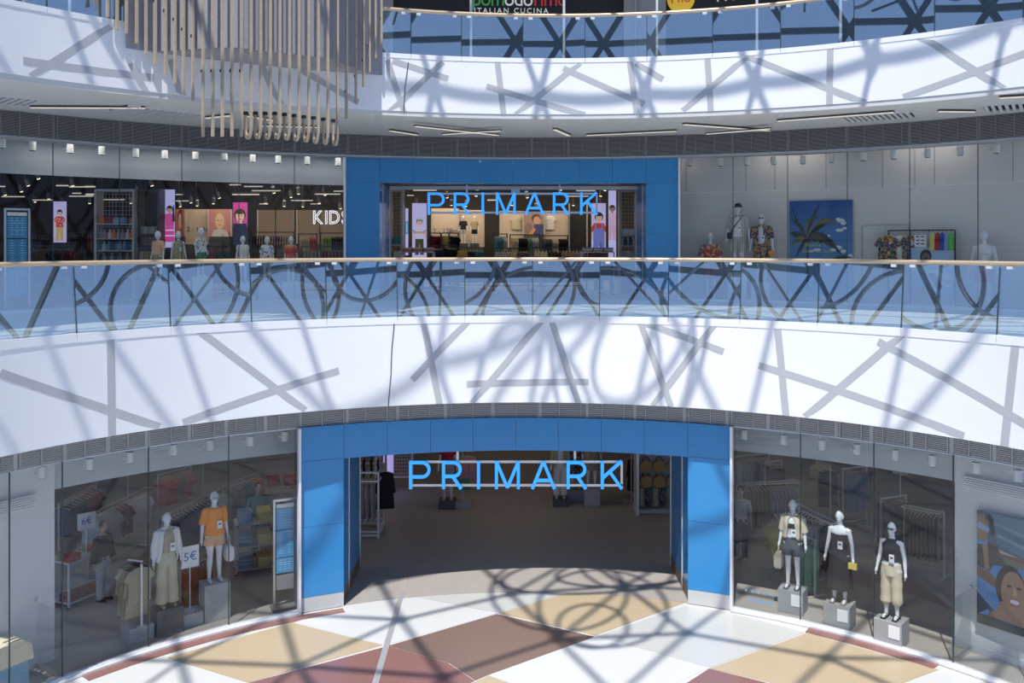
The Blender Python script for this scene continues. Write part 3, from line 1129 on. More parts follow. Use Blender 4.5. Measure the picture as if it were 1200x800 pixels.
P_NAVY = voro('navy_floral_print', (0.02, 0.035, 0.11), [(0.55, 0.20, 0.05), (0.05, 0.18, 0.12), (0.60, 0.42, 0.06), (0.35, 0.10, 0.06)], 26)
P_SPECK = voro('speckled_print', (0.30, 0.27, 0.16), [(0.5, 0.4, 0.12), (0.08, 0.16, 0.10), (0.5, 0.45, 0.4)], 60)
P_STRIPE = mat('striped_linen', (0.55, 0.52, 0.46), 0.85)
def stripes(m, c1, c2, freq):
    n = m.node_tree
    p = n.nodes['Principled BSDF']
    tc = n.nodes.new('ShaderNodeTexCoord')
    wv = n.nodes.new('ShaderNodeTexWave')
    wv.inputs['Scale'].default_value = freq
    rp = n.nodes.new('ShaderNodeValToRGB')
    rp.color_ramp.elements[0].position = 0.2
    rp.color_ramp.elements[0].color = (*c1, 1)
    rp.color_ramp.elements[1].position = 0.3
    rp.color_ramp.elements[1].color = (*c2, 1)
    n.links.new(tc.outputs['Object'], wv.inputs['Vector'])
    n.links.new(wv.outputs['Color'], rp.inputs[0])
    n.links.new(rp.outputs[0], p.inputs['Base Color'])
stripes(P_STRIPE, (0.16, 0.16, 0.16), (0.58, 0.55, 0.48), 9)
P_DYE = mat('orange_red_tie_dye', (0.6, 0.1, 0.08), 0.85)
_n = P_DYE.node_tree
_tc, _s, _r = _n.nodes.new('ShaderNodeTexCoord'), _n.nodes.new('ShaderNodeSeparateXYZ'), _n.nodes.new('ShaderNodeValToRGB')
_mr = _n.nodes.new('ShaderNodeMapRange')
_mr.inputs[1].default_value, _mr.inputs[2].default_value = 0.9, 1.45
_n.links.new(_tc.outputs['Object'], _s.inputs[0])
_n.links.new(_s.outputs['Z'], _mr.inputs[0])
_n.links.new(_mr.outputs[0], _r.inputs[0])
_n.links.new(_r.outputs[0], _n.nodes['Principled BSDF'].inputs['Base Color'])
_e = _r.color_ramp.elements
_e[0].color, _e[1].color = (0.55, 0.25, 0.30, 1), (0.75, 0.42, 0.05, 1)
_q = _e.new(0.45); _q.color = (0.60, 0.05, 0.05, 1)
_q = _e.new(0.75); _q.color = (0.62, 0.07, 0.05, 1)
CONC = mat('cast_concrete', (0.40, 0.41, 0.41), 0.7, var=0.22, scale=7)
PLG = mat('grey_plinth_paint', (0.33, 0.335, 0.34), 0.6, var=0.05)
PLD = mat('dark_plinth_paint', (0.10, 0.105, 0.115), 0.6, var=0.08)

def plinth(label, loc, rz, w, d, h, m, group=None):
    t = thing('display_plinth', label, 'plinth', loc, rz, group)
    mb = MB()
    mb.box((0, 0, h / 2 + .004), (w, d, h - .008))
    mb.obj('body', m, t)
    return t
def face(P):
    """turn towards the middle of the atrium"""
    return -math.atan2(P.x - A[0], P.y - A[1])
CARD = mat('white_card', (0.78, 0.78, 0.78), 0.5)
INKB = mat('blue_ink', (0.02, 0.16, 0.42), 0.5)
INKD = mat('dark_ink', (0.05, 0.06, 0.08), 0.5)

# ---- right-hand street window: three figures
def win_fig(px, py, back, h, m, label_p, label_m, body, parts, scale=1.0, w=0.5, d=0.42, card=True, turn=0.0):
    P = onfloor(px, py)
    rz = face(P)
    out = Vector((math.sin(-rz), math.cos(-rz), 0))
    P = P + out * (d / 2)
    pt = plinth(label_p, P, rz, w, d, h, m)
    if card:
        mb = MB()
        mb.box((w * .24, -d / 2 - .006, h * .62), (.20, .012, h * .5))
        mb.obj('price_card', CARD, pt)
    return figure(label_m, body, P + Vector((0, 0, h + .012)), rz + turn, parts, scale)
win_fig(926, 719, 0, .46, PLG, 'grey square plinth, first right of the blue portal in the street window', 'white mannequin in open cream shirt and dark grey shorts, beside the blue portal', 'f',
        [('bra', ('bra',), C_BLACK), ('shirt', ('open', 1.0, .95, 1.05, .45), C_CREAM), ('shorts', ('legs', 1.02, .66, .098, .115, 0), C_CHAR), ('sandals', ('sandals',), C_CHAR),
         ('straw_bag', ('tote', -1), fab('straw', (0.55, 0.5, 0.38))), ('price_tag', ('tag',), CARD), ('tag_print', ('tagmark',), INKD)])
win_fig(980, 737, 0, .46, PLG, 'grey square plinth, second right of the blue portal in the street window', 'white mannequin in a long black strappy dress with mustard cloth on its arm', 'f',
        [('dress_top', ('cami',), C_BLACK), ('dress_skirt', ('skirt', 1.0, .26, .07), fab('sheer_black_knit', (0.035, 0.037, 0.043))), ('sandals', ('sandals',), C_TAN),
         ('mustard_cloth', ('pouch',), C_YELLOW), ('price_tag', ('tag',), CARD), ('tag_print', ('tagmark',), INKD)])
win_fig(1040, 757, 0, .46, PLG, 'grey square plinth, third right of the blue portal in the street window', 'white mannequin in black tank top and cream cargo trousers, beside the glass return', 'f',
        [('tank_top', ('tank', 1.06), C_BLACK), ('cargo_trousers', ('legs', 1.0, .22, .108, .092, 1), C_CREAM), ('sunglasses', ('glasses',), C_BLACK), ('sandals', ('sandals',), C_BLACK),
         ('price_tag', ('tag',), CARD), ('tag_print', ('tagmark',), INKD)])
# ---- left-hand street window
win_fig(200, 744, 0, .50, PLD, 'dark grey plinth under the khaki outfit in the left street window', 'white mannequin in white open shirt, khaki top and pale wide trousers, left street window', 'f',
        [('vest', ('tank', .96), C_KHAKI), ('shirt', ('open', .86, 1.75, 1.03, .75), C_WHITE), ('trousers', ('legs', 1.03, .07, .10, .115, 0), C_BEIGE), ('shoes', ('shoes',), C_TAN),
         ('price_tag', ('tag',), CARD), ('tag_print', ('tagmark',), INKD)], card=False, w=.50, d=.40)
win_fig(255, 727, 0, .72, CONC, 'tall pale concrete plinth under the orange outfit in the left street window', 'white mannequin in orange shirt, peach shorts and white cap, left street window', 'f',
        [('shirt', ('top', .93, .03, .9, 1.08, .03), C_ORANGE), ('shorts', ('legs', 1.0, .72, .10, .115, 0), C_PEACH), ('cap', ('cap',), C_WHITE), ('tote_bag', ('tote', 1), C_WHITE),
         ('price_tag', ('tag',), CARD), ('tag_print', ('tagmark',), INKD)], card=False, w=.50, d=.40)
# low plinth with the five euro sign
P = onfloor(227, 735)
rz = face(P)
P = P + Vector((math.sin(-rz), math.cos(-rz), 0)) * .22
plinth('low speckled concrete plinth carrying the 5 euro sign, between two mannequins', P, rz, .40, .38, .26, CONC)
def price_stand(label, loc, rz, body, h, w, hh, tilt=0.0, sz=None, m=CARD, ink=INKB):
    t = thing('price_sign', label, 'sign', loc, rz)
    mb = MB()
    mb.cyl((0, 0, .01), .10, .02, 16)
    mb.obj('base', TRIMW, t)
    mb = MB()
    mb.cyl((0, 0, h / 2), .011, h, 8)
    mb.obj('pole', TRIMW, t)
    mb = MB()
    mb.box((0, -.02, h + hh * .25), (w, .012, hh))
    cd = mb.obj('card', m, t)
    text(body, sz or hh * .55, (0, -.03, h + hh * .25), ink, cd)
    return t
price_stand('white card reading 5€ on a pole on the low plinth, left street window', P + Vector((0, 0, .26)), rz, '5€', .95, .34, .42)
# ------------------------------------------------------------------ the shop's name in lit blue letters
SIGNB = mat('lit_blue_acrylic', (0.03, 0.3, 0.85), 0.4, emit=(0.035, 0.33, 0.98), es=0.95)
SIGNS = mat('letter_return_blue', (0.02, 0.16, 0.5), 0.4)
def stroke(mb, pts, w, y0, y1):
    """flat-ended stroke along a polyline in the xz plane, mitred at its corners"""
    n = len(pts)
    L, Rr = [], []
    for i, p in enumerate(pts):
        p = Vector(p)
        a = (p - Vector(pts[i - 1])).normalized() if i else None
        b = (Vector(pts[i + 1]) - p).normalized() if i < n - 1 else None
        if a is None: a = b
        if b is None: b = a
        na, nb = Vector((-a.y, a.x)), Vector((-b.y, b.x))
        m = na + nb
        m = m / max(m.dot(na), .35) * 1.0
        L.append(p + m * w / 2)
        Rr.append(p - m * w / 2)
    for i in range(n - 1):
        q = [L[i], L[i + 1], Rr[i + 1], Rr[i]]
        mb.slab([(v.x, v.y) for v in q], y0, y1)
def glyph(ch, h, w, sw):
    hw = sw / 2
    def bowl(x0, zt, zb, x1):
        r = (zt - zb) / 2
        cx = x1 - r
        return [(x0, zt)] + [(cx + r * math.sin(t), (zt + zb) / 2 + r * math.cos(t)) for t in [PI * k / 10 for k in range(11)]] + [(x0, zb)]
    S = {'P': [[(hw, 0), (hw, h)], bowl(hw, h - hw, h * .43, w - hw)],
         'R': [[(hw, 0), (hw, h)], bowl(hw, h - hw, h * .45, w - hw * 1.6), [(w * .52, h * .45), (w - hw, 0)]],
         'I': [[(hw, 0), (hw, h)]],
         'M': [[(hw, 0), (hw, h)], [(w - hw, 0), (w - hw, h)], [(hw, h - hw * .4), (w / 2, hw * .8)], [(w / 2, hw * .8), (w - hw, h - hw * .4)]],
         'A': [[(hw * .6, 0), (w / 2, h - hw * .3)], [(w / 2, h - hw * .3), (w - hw * .6, 0)], [(w * .2, h * .3), (w * .8, h * .3)]],
         'K': [[(hw, 0), (hw, h)], [(w - hw * .9, h), (hw, h * .38)], [(w * .42, h * .60), (w - hw * .8, 0)]]}
    mb = MB()
    for i, s in enumerate(S[ch]):
        stroke(mb, s, sw, -.03 - .001 * i, .03)
    return mb
def shop_sign(label, Y, xs, yt, yb, rods, zrod):
    k = Y / F
    X = lambda x: (x - 600) * k
    zt, zb = EYE - (yt - HOR) * k, EYE - (yb - HOR) * k
    t = thing('shop_sign', label, 'sign', (0, Y, zb))
    h = zt - zb
    for ch, (x0, x1) in zip('PRIMARK', xs):
        o = glyph(ch, h, X(x1) - X(x0), .066).obj('letter', SIGNB, t)
        o.location = (X(x0), 0, 0)
    x0, x1 = X(xs[0][0]), X(xs[-1][1])
    for z in (h - .03, .06):
        mb = MB()
        mb.box(((x0 + x1) / 2, .08, z), (x1 - x0, .05, .055))
        mb.obj('support_bar', ALU, t)
    for x in (x0 + .02, x1 - .02):
        mb = MB()
        mb.box((x, .08, h / 2), (.05, .05, h))
        mb.obj('end_bar', ALU, t)
    for x in rods:
        mb = MB()
        mb.box((X(x), .09, (h + zrod - zb) / 2), (.05, .05, zrod - zb - h))
        mb.obj('hanger_rod', ALU, t)
    return t
LX = [(479.5, 504.6), (518, 542.2), (559, 563.2), (580, 609.2), (622.7, 650.8), (664, 688.2), (704, 730)]
shop_sign('PRIMARK in lit blue letters hung in the street level portal', 19.8, LX, 540, 572.5, (536, 674), 3.03)
shop_sign('PRIMARK in lit blue letters hung in the upstairs portal', 24.8, [(601 + (a - 605) * .796, 601 + (b - 605) * .796) for a, b in LX], 225.5, 251.5, (547, 656), 9.04)
t = thing('header_box', 'white exit sign box above the upstairs shop sign letters', 'sign box', ray(604, 223, 25.2))
mb = MB(); mb.box((0, 0, 0), (.24, .08, .11)); mb.obj('body', CARD, t)
mb = MB(); mb.box((0, 0, .33), (.03, .03, .55)); mb.obj('hanger', ALU, t)
w = struct('beam_portal_rail')
mb = MB()
mb.box((0.05, 25.6, 9.0), (7.0, .12, .10))
mb.obj('light_rail', LAMPW, w)

# ------------------------------------------------------------------ spot lamps behind the glass
def make_spot():
    m1, m2, m3 = MB(), MB(), MB()
    m1.cyl((0, 0, 0), .075, .20, 16)
    m2.cyl((0, 0, -.104), .06, .012, 16)
    m3.bar((-.03, .0, .10), (-.03, .0, .20), .02, .02)
    m3.box((-.11, 0, .0), (.03, .03, .03))
    m3.bar((-.12, 0, 0), (-.07, 0, 0), .012, .012)
    m3.box((0, 0, .20), (.12, .05, .02))
    return m1.mesh('spot_body', LAMPW, True), m2.mesh('spot_lens', DARK), m3.mesh('spot_bracket', ALU)
SPM = make_spot()
ORD = 'first second third fourth fifth sixth seventh eighth ninth tenth eleventh twelfth thirteenth fourteenth fifteenth sixteenth'.split()
def spot(c, rho, x, y, label, group, ceil=None):
    a, z = hit(c, rho, x, y)
    t = thing('spot_lamp', label, 'spotlight', pol(c, rho, a, z), -a, group)
    for nm, me in zip(('body', 'lens', 'bracket'), SPM):
        link(nm, me, t)
    if ceil:
        mb = MB()
        mb.cyl((-.03, 0, (ceil - z + .2) / 2), .008, ceil - z - .2, 6)
        mb.obj('rod', ALU, t)
for i, (x, y) in enumerate(((49, 553), (105, 543.5), (152, 535.5), (203, 527), (246, 521.5), (293, 516.5), (334, 511))):
    spot(A, RG + .5, x, y, ORD[i] + ' from the left of the white cylinder spotlights behind the left street window', 'spotlights over the left street window', 4.3)
for i, (x, y) in enumerate(((871.7, 509), (918, 515), (963, 521), (1004, 526), (1049, 533), (1092.7, 539.5), (1144, 548), (1192.7, 557))):
    spot(A, RG + .5, x, y, ORD[i] + ' spotlight right of the blue portal behind the right street window', 'spotlights over the right street window', 4.3)
UL = ((2, 168), (38, 171), (82, 174), (119, 176.5), (159, 179), (193, 181), (229, 182), (263, 183), (296, 185), (326, 186.5), (360, 188), (396, 189.5))
UR = ((808, 190), (844, 190), (875, 189), (906.5, 188.3), (940.6, 187.3), (974, 185.5), (1011.6, 183.3), (1047, 181.4), (1087, 179.3), (1125, 176.8), (1167.5, 174.3))
for i, (x, y) in enumerate(UL):
    spot(A, RU + .6, x, y, ORD[i] + ' from the left of the white spotlights over the upstairs left window', 'spotlights over the upstairs left window', 10.23)
for i, (x, y) in enumerate(UR):
    spot(A, RU + .6, x, y, ORD[i] + ' white spotlight right of the upstairs blue portal', 'spotlights over the upstairs right window', 10.23)
for lab, pts in (('dark spotlight track curving over the upstairs left window', UL), ('dark spotlight track curving over the upstairs right window', UR)):
    mb = MB()
    Q = []
    for x, y in pts:
        a, z = hit(A, RU + .6, x, y)
        Q.append(pol(A, RU + .55, a, z + .14))
    mb.tube(Q, .018, 6)
    tag(mb.obj('lamp_track', CHAR), lab, 'track')
# long pale rail strung across the upstairs right display
for lab, pts in (('thin pale curtain rail across the upstairs right window, above the figures', ((797, 226), (923, 223), (1010, 221), (1100, 217), (1205, 212))),):
    mb = MB()
    Q = []
    for x, y in pts:
        a, z = hit(A, RU + .8, x, y)
        Q.append(pol(A, RU + .8, a, z))
    mb.tube(Q, .016, 6)
    o = tag(mb.obj('display_rail', TRIMW), lab, 'rail')
    for x in (804, 874, 908, 968, 1034, 1072, 1095, 1187):
        a, z = hit(A, RU + .8, x, 285)
        i = max(j for j in range(len(pts)) if pts[j][0] <= x)
        j = min(i + 1, len(pts) - 1)
        yy = pts[i][1] + (pts[j][1] - pts[i][1]) * (x - pts[i][0]) / max(1, pts[j][0] - pts[i][0])
        a, z = hit(A, RU + .8, x, yy)
        q = pol(A, RU + .8, a)
        mb = MB()
        mb.cyl((q.x, q.y, (z + 10.23) / 2), .006, 10.23 - z, 6)
        mb.obj('drop_wire', CHAR, o)

# ------------------------------------------------------------------ lights and vents set in the soffit
ZS = 10.23
def soffit_pt(x, y):
    return onfloor(x, y, ZS)
SB = [(35, 123.5, 170, 124), (486, 142.5, 584, 153.5), (519, 152.5, 587, 148), (457, 151, 489, 156), (650, 149.5, 667, 157), (687, 156.5, 793, 151.5),
      (801, 143.5, 902, 151), (828, 152, 903, 145.5), (911, 139.5, 1048, 129), (1100, 128, 1142, 128.5), (1171, 112, 1215, 109.5), (241, 136, 270, 133), (283, 132.5, 322, 139), (305, 145, 375, 147)]
SBL = ['pale strip light in the soffit above the upstairs left window', 'long strip light crossing a shorter one over the upstairs portal, left', 'short strip light crossing a longer one over the upstairs portal, left',
       'short strip light at the soffit edge left of the crossed pair over the portal', 'very short slanting strip light in the soffit, middle of the portal', 'long strip light in the soffit right of the short slanting one',
       'strip light sloping down to the right, crossed pair over the portal corner', 'strip light rising to the right, crossed pair over the portal corner', 'long strip light beside the vent grille over the right display',
       'short strip light between two vent grilles in the right soffit', 'strip light at the far right of the soffit', 'short strip light behind the hooked slats, nearest the vent grille',
       'middle strip light behind the hooked slats', 'long strip light behind the hooked slats nearest the portal']
for (x1, y1, x2, y2), lab in zip(SB, SBL):
    p, q = soffit_pt(x1, y1), soffit_pt(x2, y2)
    t = thing('strip_light', lab, 'ceiling light', (p + q) / 2 - Vector((0, 0, .02 + (.06 if 'short' in lab and 'crossing' in lab or 'rising' in lab else 0))), 0)
    d = (q - p) / 2
    mb = MB(); mb.bar(-d + Vector((0, 0, -.008)), d + Vector((0, 0, -.008)), .11, .03); mb.obj('housing', CHAR, t)
    mb = MB(); mb.bar(-d * .99 + Vector((0, 0, -.026)), d * .99 + Vector((0, 0, -.026)), .08, .02); mb.obj('diffuser', TUBEW, t)
for (x1, y1, x2, y2), lab, nf in (((-22, 112.5, 42, 119), 'dark vent grille at the far left of the soffit', 7), ((139, 125, 228, 135), 'dark vent grille in the soffit beside the hanging slats', 12),
                                  ((987, 138.5, 1069, 133), 'dark vent grille in the soffit over the right display', 12), ((1153, 126, 1225, 121), 'dark vent grille at the far right of the soffit', 9)):
    p, q = soffit_pt(x1, y1), soffit_pt(x2, y2)
    t = thing('ceiling_vent', lab, 'vent', (p + q) / 2, math.atan2(q.y - p.y, q.x - p.x))
    L = (q - p).length
    mb = MB(); mb.box((0, 0, -.004), (L, .95, .012)); mb.obj('backing', LDARK, t)
    for s in (-1, 1):
        mb = MB(); mb.box((0, s * .49, -.02), (L + .06, .03, .05)); mb.obj('frame_rail', SOFFIT, t)
    for i in range(nf):
        mb = MB(); mb.box((-L / 2 + L * (i + .5) / nf, 0, -.03), (.06, .94, .05)); mb.obj('fin', SOFFIT, t)
t = thing('smoke_detector', 'small round white detector in the soffit left of the right vent grille', 'detector', onfloor(914, 135.5, ZS - .02))
mb = MB(); mb.cyl((0, 0, 0), .09, .04, 18); mb.obj('body', TRIMW, t, True)
mb = MB(); mb.cyl((0, 0, -.03), .05, .02, 18); mb.obj('sensor', SOFFIT, t, True)

# ------------------------------------------------------------------ timber slat curtain round the projecting drum
WOOD = mat('pale_timber', (0.43, 0.345, 0.255), 0.55, var=0.22, scale=12)
DRUM = mat('grey_drum_render', (0.30, 0.30, 0.325), 0.6, var=0.03)
drum = struct('wall_drum')
def bulge(x):
    k = max(0.0, min(1.0, (x - 160) / 130.0)) * max(0.0, min(1.0, (446 - x) / 70.0))
    return 0.05 + 1.35 * (k * k * (3 - 2 * k))
def drum_pt(x, off=0.0):
    d = depth_at(B, RB - bulge(x) - off, x)
    return Vector(((x - 600) / F * d, d, 0))
xs_ = [148 + i * 7.5 for i in range(41)]
front = [drum_pt(x) for x in xs_]
back = [Vector((p.x, 0, 0)) for p in front]
outer = [pol(B, RB - .004, hit(B, RB, x)[0]) for x in xs_]
mb = MB()
mb.loft([[f + Vector((0, 0, 11.03)), f + Vector((0, 0, 14.6)), o_ + Vector((0, 0, 14.6)), o_ + Vector((0, 0, 11.03))] for f, o_ in zip(front, outer)])
mb.obj('shell', DRUM, drum, True)
sl = thing('slat_curtain', 'curtain of vertical pale timber slats with hooked lower ends around the grey drum', 'hanging screen')
SL = [(112, 5), (126, 20), (137, 35), (148, 39), (160, 51), (171, 64), (182, 76), (194, 88), (205, 98), (215, 110), (226, 118)]
SL += [(238 + i * 11.25, 160) for i in range(15)]
SL += [(406, 130), (417, 110), (426, 90), (433, 72), (440, 55), (447, 38)]
LF = [(x, y + (0 if x < 330 else (x - 330) * .12)) for x, y in SL]
for i, (x, y) in enumerate(LF):
    p = drum_pt(min(max(x, 112), 448), .22 if x > 236 else .09)
    k = p.y / F
    zb_ = EYE - (y - HOR) * k
    a = math.atan2(p.x - B[0], p.y - B[1])
    out = Vector((math.sin(a), math.cos(a), 0))
    mb = MB()
    w_, dp = .038, .075
    if 236 < x < 400:
        ret = .55 if x > 250 else .3
        path = [(0, 14.6), (0, zb_ + .28)]
        if x < 236 + 11.25 * 5:
            path = [(0, 14.6), (0, zb_)]
        else:
            r_ = .15 + .02 * ((x - 290) / 100)
            path = [(0, 14.6), (0, zb_ + r_)] + [(r_ - r_ * math.cos(t), zb_ + r_ - r_ * math.sin(t)) for t in [PI * q / 8 for q in range(1, 9)]] + [(2 * r_, zb_ + r_ + .28)]
    else:
        path = [(0, 14.6), (0, zb_)]
    side = Vector((math.cos(a), -math.sin(a), 0)) * w_ / 2
    rg = []
    for j, (u, z) in enumerate(path):
        u0, z0 = path[max(j - 1, 0)]
        u1, z1 = path[min(j + 1, len(path) - 1)]
        t_ = Vector((u1 - u0, z1 - z0)).normalized()
        n_ = Vector((-t_.y, t_.x)) * dp / 2
        c0 = p + out * u + Vector((0, 0, z))
        nn = out * n_.x + Vector((0, 0, n_.y))
        rg.append([c0 + side + nn, c0 - side + nn, c0 - side - nn, c0 + side - nn])
    mb.loft(rg)
    o = mb.obj('timber_slat', WOOD, sl)
    # dark fixing at the drum or at the hook's end
    m2 = MB()
    if len(path) > 2:
        q = p + out * path[-1][0] + Vector((0, 0, path[-1][1]))
        m2.box(q + Vector((0, 0, .03)), (.07, .10, .06), -a)
    else:
        m2.box(p + out * .03 + Vector((0, 0, zb_ + (.55 if x > 400 else 1.2))), (.055, .06, .05), -a)
    m2.obj('fixing', DARK, o)

# ------------------------------------------------------------------ restaurants of the top floor
w = struct('wall_restaurants')
mb = MB(); mb.ring(A, RU + .3, RU + .5, R(-65), R(65), Z2, 15.4, 40); mb.obj('dark_wall', DARK, w)
def on_wall(x, y, rho=RU + .25):
    a, z = hit(A, rho, x, y)
    return pol(A, rho, a, z), -a
w = struct('column_upper')
P, rz = on_wall(756, 10, RU + .2)
mb = MB(); mb.box((P.x, P.y, 13.4), (1.1, .3, 4.0), rz); mb.obj('grey_cladding', mat('grey_shopfront', (0.30, 0.30, 0.31), 0.4), w)
mb = MB(); mb.box((P.x - .28, P.y - .17, 13.4), (.03, .05, 4.0), rz); mb.obj('edge_trim', ALU, w)
P, rz = on_wall(449, 8, RU + .2)
mb = MB(); mb.box((P.x, P.y, 13.4), (.5, .3, 4.0), rz); mb.obj('grey_cladding', MATS['grey_shopfront'], w)
GRN, WHT, REDI, YEL = [mat(n_, c_, .5, emit=c_, es=.35) for n_, c_ in (('green_letters', (0.06, 0.28, 0.08)), ('white_letters', (0.7, 0.7, 0.7)), ('red_letters', (0.45, 0.04, 0.05)), ('yellow_disc', (0.75, 0.50, 0.04)))]
P, rz = on_wall(599, 2)
t = thing('restaurant_sign', 'sign reading pomodorimo Italian cucina in green, white and red letters', 'sign', P, rz)
mb = MB(); mb.box((0, .06, .25), (2.6, .03, 1.1)); mb.obj('board', DARK, t)
x = -1.07
for word, m, wd in (('pom', GRN, .79), ('odo', WHT, .60), ('rimo', REDI, .75)):
    o = text(word, .52, (x, 0, .05), m, t, depth=.02, name='letters', align='LEFT', space=.92)
    x += o.dimensions.x + .03
text('ITALIAN CUCINA', .20, (0, 0, -.25), WHT, t, depth=.015, name='letters', space=1.35)
P, rz = on_wall(798, -1)
t = thing('restaurant_disc', 'round yellow restaurant disc lettered Pho beside the grey column', 'sign', P, rz)
mb = MB(); mb.cyl((0, 0, 0), .36, .06, 28, axis='Y'); mb.obj('disc', YEL, t)
text('Pho', .34, (0, -.045, .0), REDI, t, depth=.01, name='letters')
P, rz = on_wall(858, -5)
t = thing('restaurant_sign', 'white capital letters at the picture top, right of the yellow disc', 'sign', P, rz)
text('PHO', .40, (0, -.02, 0), WHT, t, depth=.02, name='letters')
# ------------------------------------------------------------------ lamps of the shops
def area(loc, sx, sy, power, col=(1, .9, .78), rot=(0, 0, 0)):
    l = bpy.data.lights.new('shop_lamp', 'AREA')
    l.shape = 'RECTANGLE'
    l.size, l.size_y = sx, sy
    l.energy = power
    l.color = col
    o = bpy.data.objects.new('shop_lamp', l)
    COL.objects.link(o)
    o.location = loc
    o.rotation_euler = rot
    return o
for x, y in ((-7.5, 21), (7.5, 21), (0, 25), (-7, 27), (7, 27), (0, 32)):
    area((x, y, 4.25), 3.0, 1.2, 14, (1, .80, .60))
for x, y in ((-8, 28), (0, 29.5), (-3, 34), (4, 34)):
    area((x, y, 10.1), 3.0, 1.0, 60, (1, .84, .66))
area((-9.5, 32.6, 9.9), 5.0, .4, 95, (1, .80, .58), (R(24), 0, 0))
area((-.4, 33.2, 9.9), 5.5, .4, 95, (1, .80, .58), (R(24), 0, 0))
for th in (-42, -34, -26, -19):
    area(pol(A, RU + .45, R(th), 9.9), 1.6, .3, 13, (1, .95, .9), (R(-12), 0, -R(th)))
for th in (14, 26, 38, 50):
    q = pol(A, RU + .75, R(th), 10.1)
    area(q, 1.6, .3, 7, (1, .93, .85), (0, 0, -R(th)))

# ------------------------------------------------------------------ rails of clothes
HANGW = mat('pale_wood_hanger', (0.55, 0.43, 0.29), 0.5)
RACKM = mat('bone_rack_metal', (0.50, 0.47, 0.42), 0.45, 0.1)
def outline(kind):
    if kind == 'tee':
        return [(-.06, -.06), (-.20, -.11), (-.31, -.27), (-.24, -.33), (-.21, -.28), (-.22, -.72), (.22, -.72), (.21, -.28), (.24, -.33), (.31, -.27), (.20, -.11), (.06, -.06)]
    if kind == 'coat':
        return [(-.06, -.06), (-.21, -.11), (-.27, -.60), (-.22, -.62), (-.20, -.4), (-.24, -1.02), (.24, -1.02), (.20, -.4), (.22, -.62), (.27, -.60), (.21, -.11), (.06, -.06)]
    if kind == 'trousers':
        return [(-.17, -.08), (-.19, -.35), (-.20, -1.04), (-.03, -1.04), (0, -.42), (.03, -1.04), (.20, -1.04), (.19, -.35), (.17, -.08)]
    if kind == 'skirt':
        return [(-.15, -.08), (-.22, -.5), (-.27, -.98), (-.09, -1.01), (.09, -.98), (.27, -1.0), (.22, -.5), (.15, -.08)]
    return [(-.10, -.07), (-.2, -.14), (-.19, -.4), (.19, -.4), (.2, -.14), (.10, -.07)]
GM = {}
def gmesh(kind):
    if kind not in GM:
        o = outline(kind)
        n = len(o)
        th = .026
        vs_, fs = [], []
        ctr = sum((Vector(p) for p in o), Vector((0, 0))) / n
        front = [(x, -th * .25, z) for x, z in o]
        mid = [(ctr.x + (x - ctr.x) * .82, -th - .010 * math.sin(i * 2.4), ctr.y + (z - ctr.y) * .88) for i, (x, z) in enumerate(o)]
        back = [(x, th * .25, z) for x, z in o]
        mb2 = [(ctr.x + (x - ctr.x) * .82, th + .010 * math.sin(i * 2.4), ctr.y + (z - ctr.y) * .88) for i, (x, z) in enumerate(o)]
        m = MB()
        b = 0
        m.v = [tuple(v) for v in mid + front + back + mb2]
        for i in range(n):
            j = (i + 1) % n
            m.f += [(i, n + i, n + j, j), (n + i, 2 * n + i, 2 * n + j, n + j), (2 * n + i, 3 * n + i, 3 * n + j, 2 * n + j)]
        m.f += [tuple(range(n)), tuple(range(3 * n, 4 * n))[::-1]]
        m.m = [0] * len(m.f)
        GM[kind] = m.mesh('garment', [C_GREY], True)
        h = MB()
        h.tube([(0, 0, .0), (.02, 0, .02), (.0, 0, .035), (-.02, 0, .01)], .004, 5)
        h.bar((0, 0, -.0), (0, 0, -.055), .008, .008)
        w_ = .20 if kind not in ('trousers', 'skirt') else .17
        h.bar((0, 0, -.045), (-w_, 0, -.105), .016, .022)
        h.bar((0, 0, -.045), (w_, 0, -.105), .016, .022)
        GM[kind + 'h'] = h.mesh('hanger', HANGW)
    return GM[kind], GM[kind + 'h']
def garment(name, kind, loc, rz, m, label, group, sc=1.0, hang=None):
    a, b = gmesh(kind)
    o = link(name, a)
    setmat(o, m)
    o.location, o.rotation_euler, o.scale = loc, (0, 0, rz), (sc,) * 3
    tag(o, label, 'clothing', group)
    h = link('hanger', b, o)
    if hang:
        setmat(h, hang)
    return o
NAMES = {'tee': 'hanging_shirt', 'coat': 'hanging_coat', 'trousers': 'hanging_trousers', 'skirt': 'hanging_skirt', 'small': 'hanging_vest'}
def rail_between(p, q, z0, label, base=True, m=None, legs=True, arms=0):
    m = m or RACKM
    p, q = Vector(p), Vector(q)
    mid = (p + q) / 2
    d = q - p
    L = d.length
    rz = math.atan2(-d.x, d.y)
    t = thing('clothes_rack', label, 'clothes rack', (mid.x, mid.y, z0), rz)
    h = mid.z - z0
    mb = MB(); mb.box((0, 0, h), (.035, L + .12, .035)); mb.obj('rail', m, t)
    if legs:
        for s in (-1, 1):
            mb = MB(); mb.box((0, s * (L / 2 + .04), h / 2), (.035, .035, h)); mb.obj('post', m, t)
            mb = MB(); mb.box((0, s * (L / 2 + .04), .02), (.55, .05, .035)); mb.obj('foot', m, t)
        mb = MB(); mb.box((0, 0, .16), (.03, L, .03)); mb.obj('stretcher', m, t)
    if arms:
        mb = MB(); mb.box((.30, 0, h + .03), (.03, L, .03)); mb.obj('rail', m, t)
        for s in (-1, 1):
            mb = MB(); mb.box((.15, s * L / 2, h + .03), (.32, .03, .03)); mb.obj('rail_arm', m, t)
    return t, rz, L, h
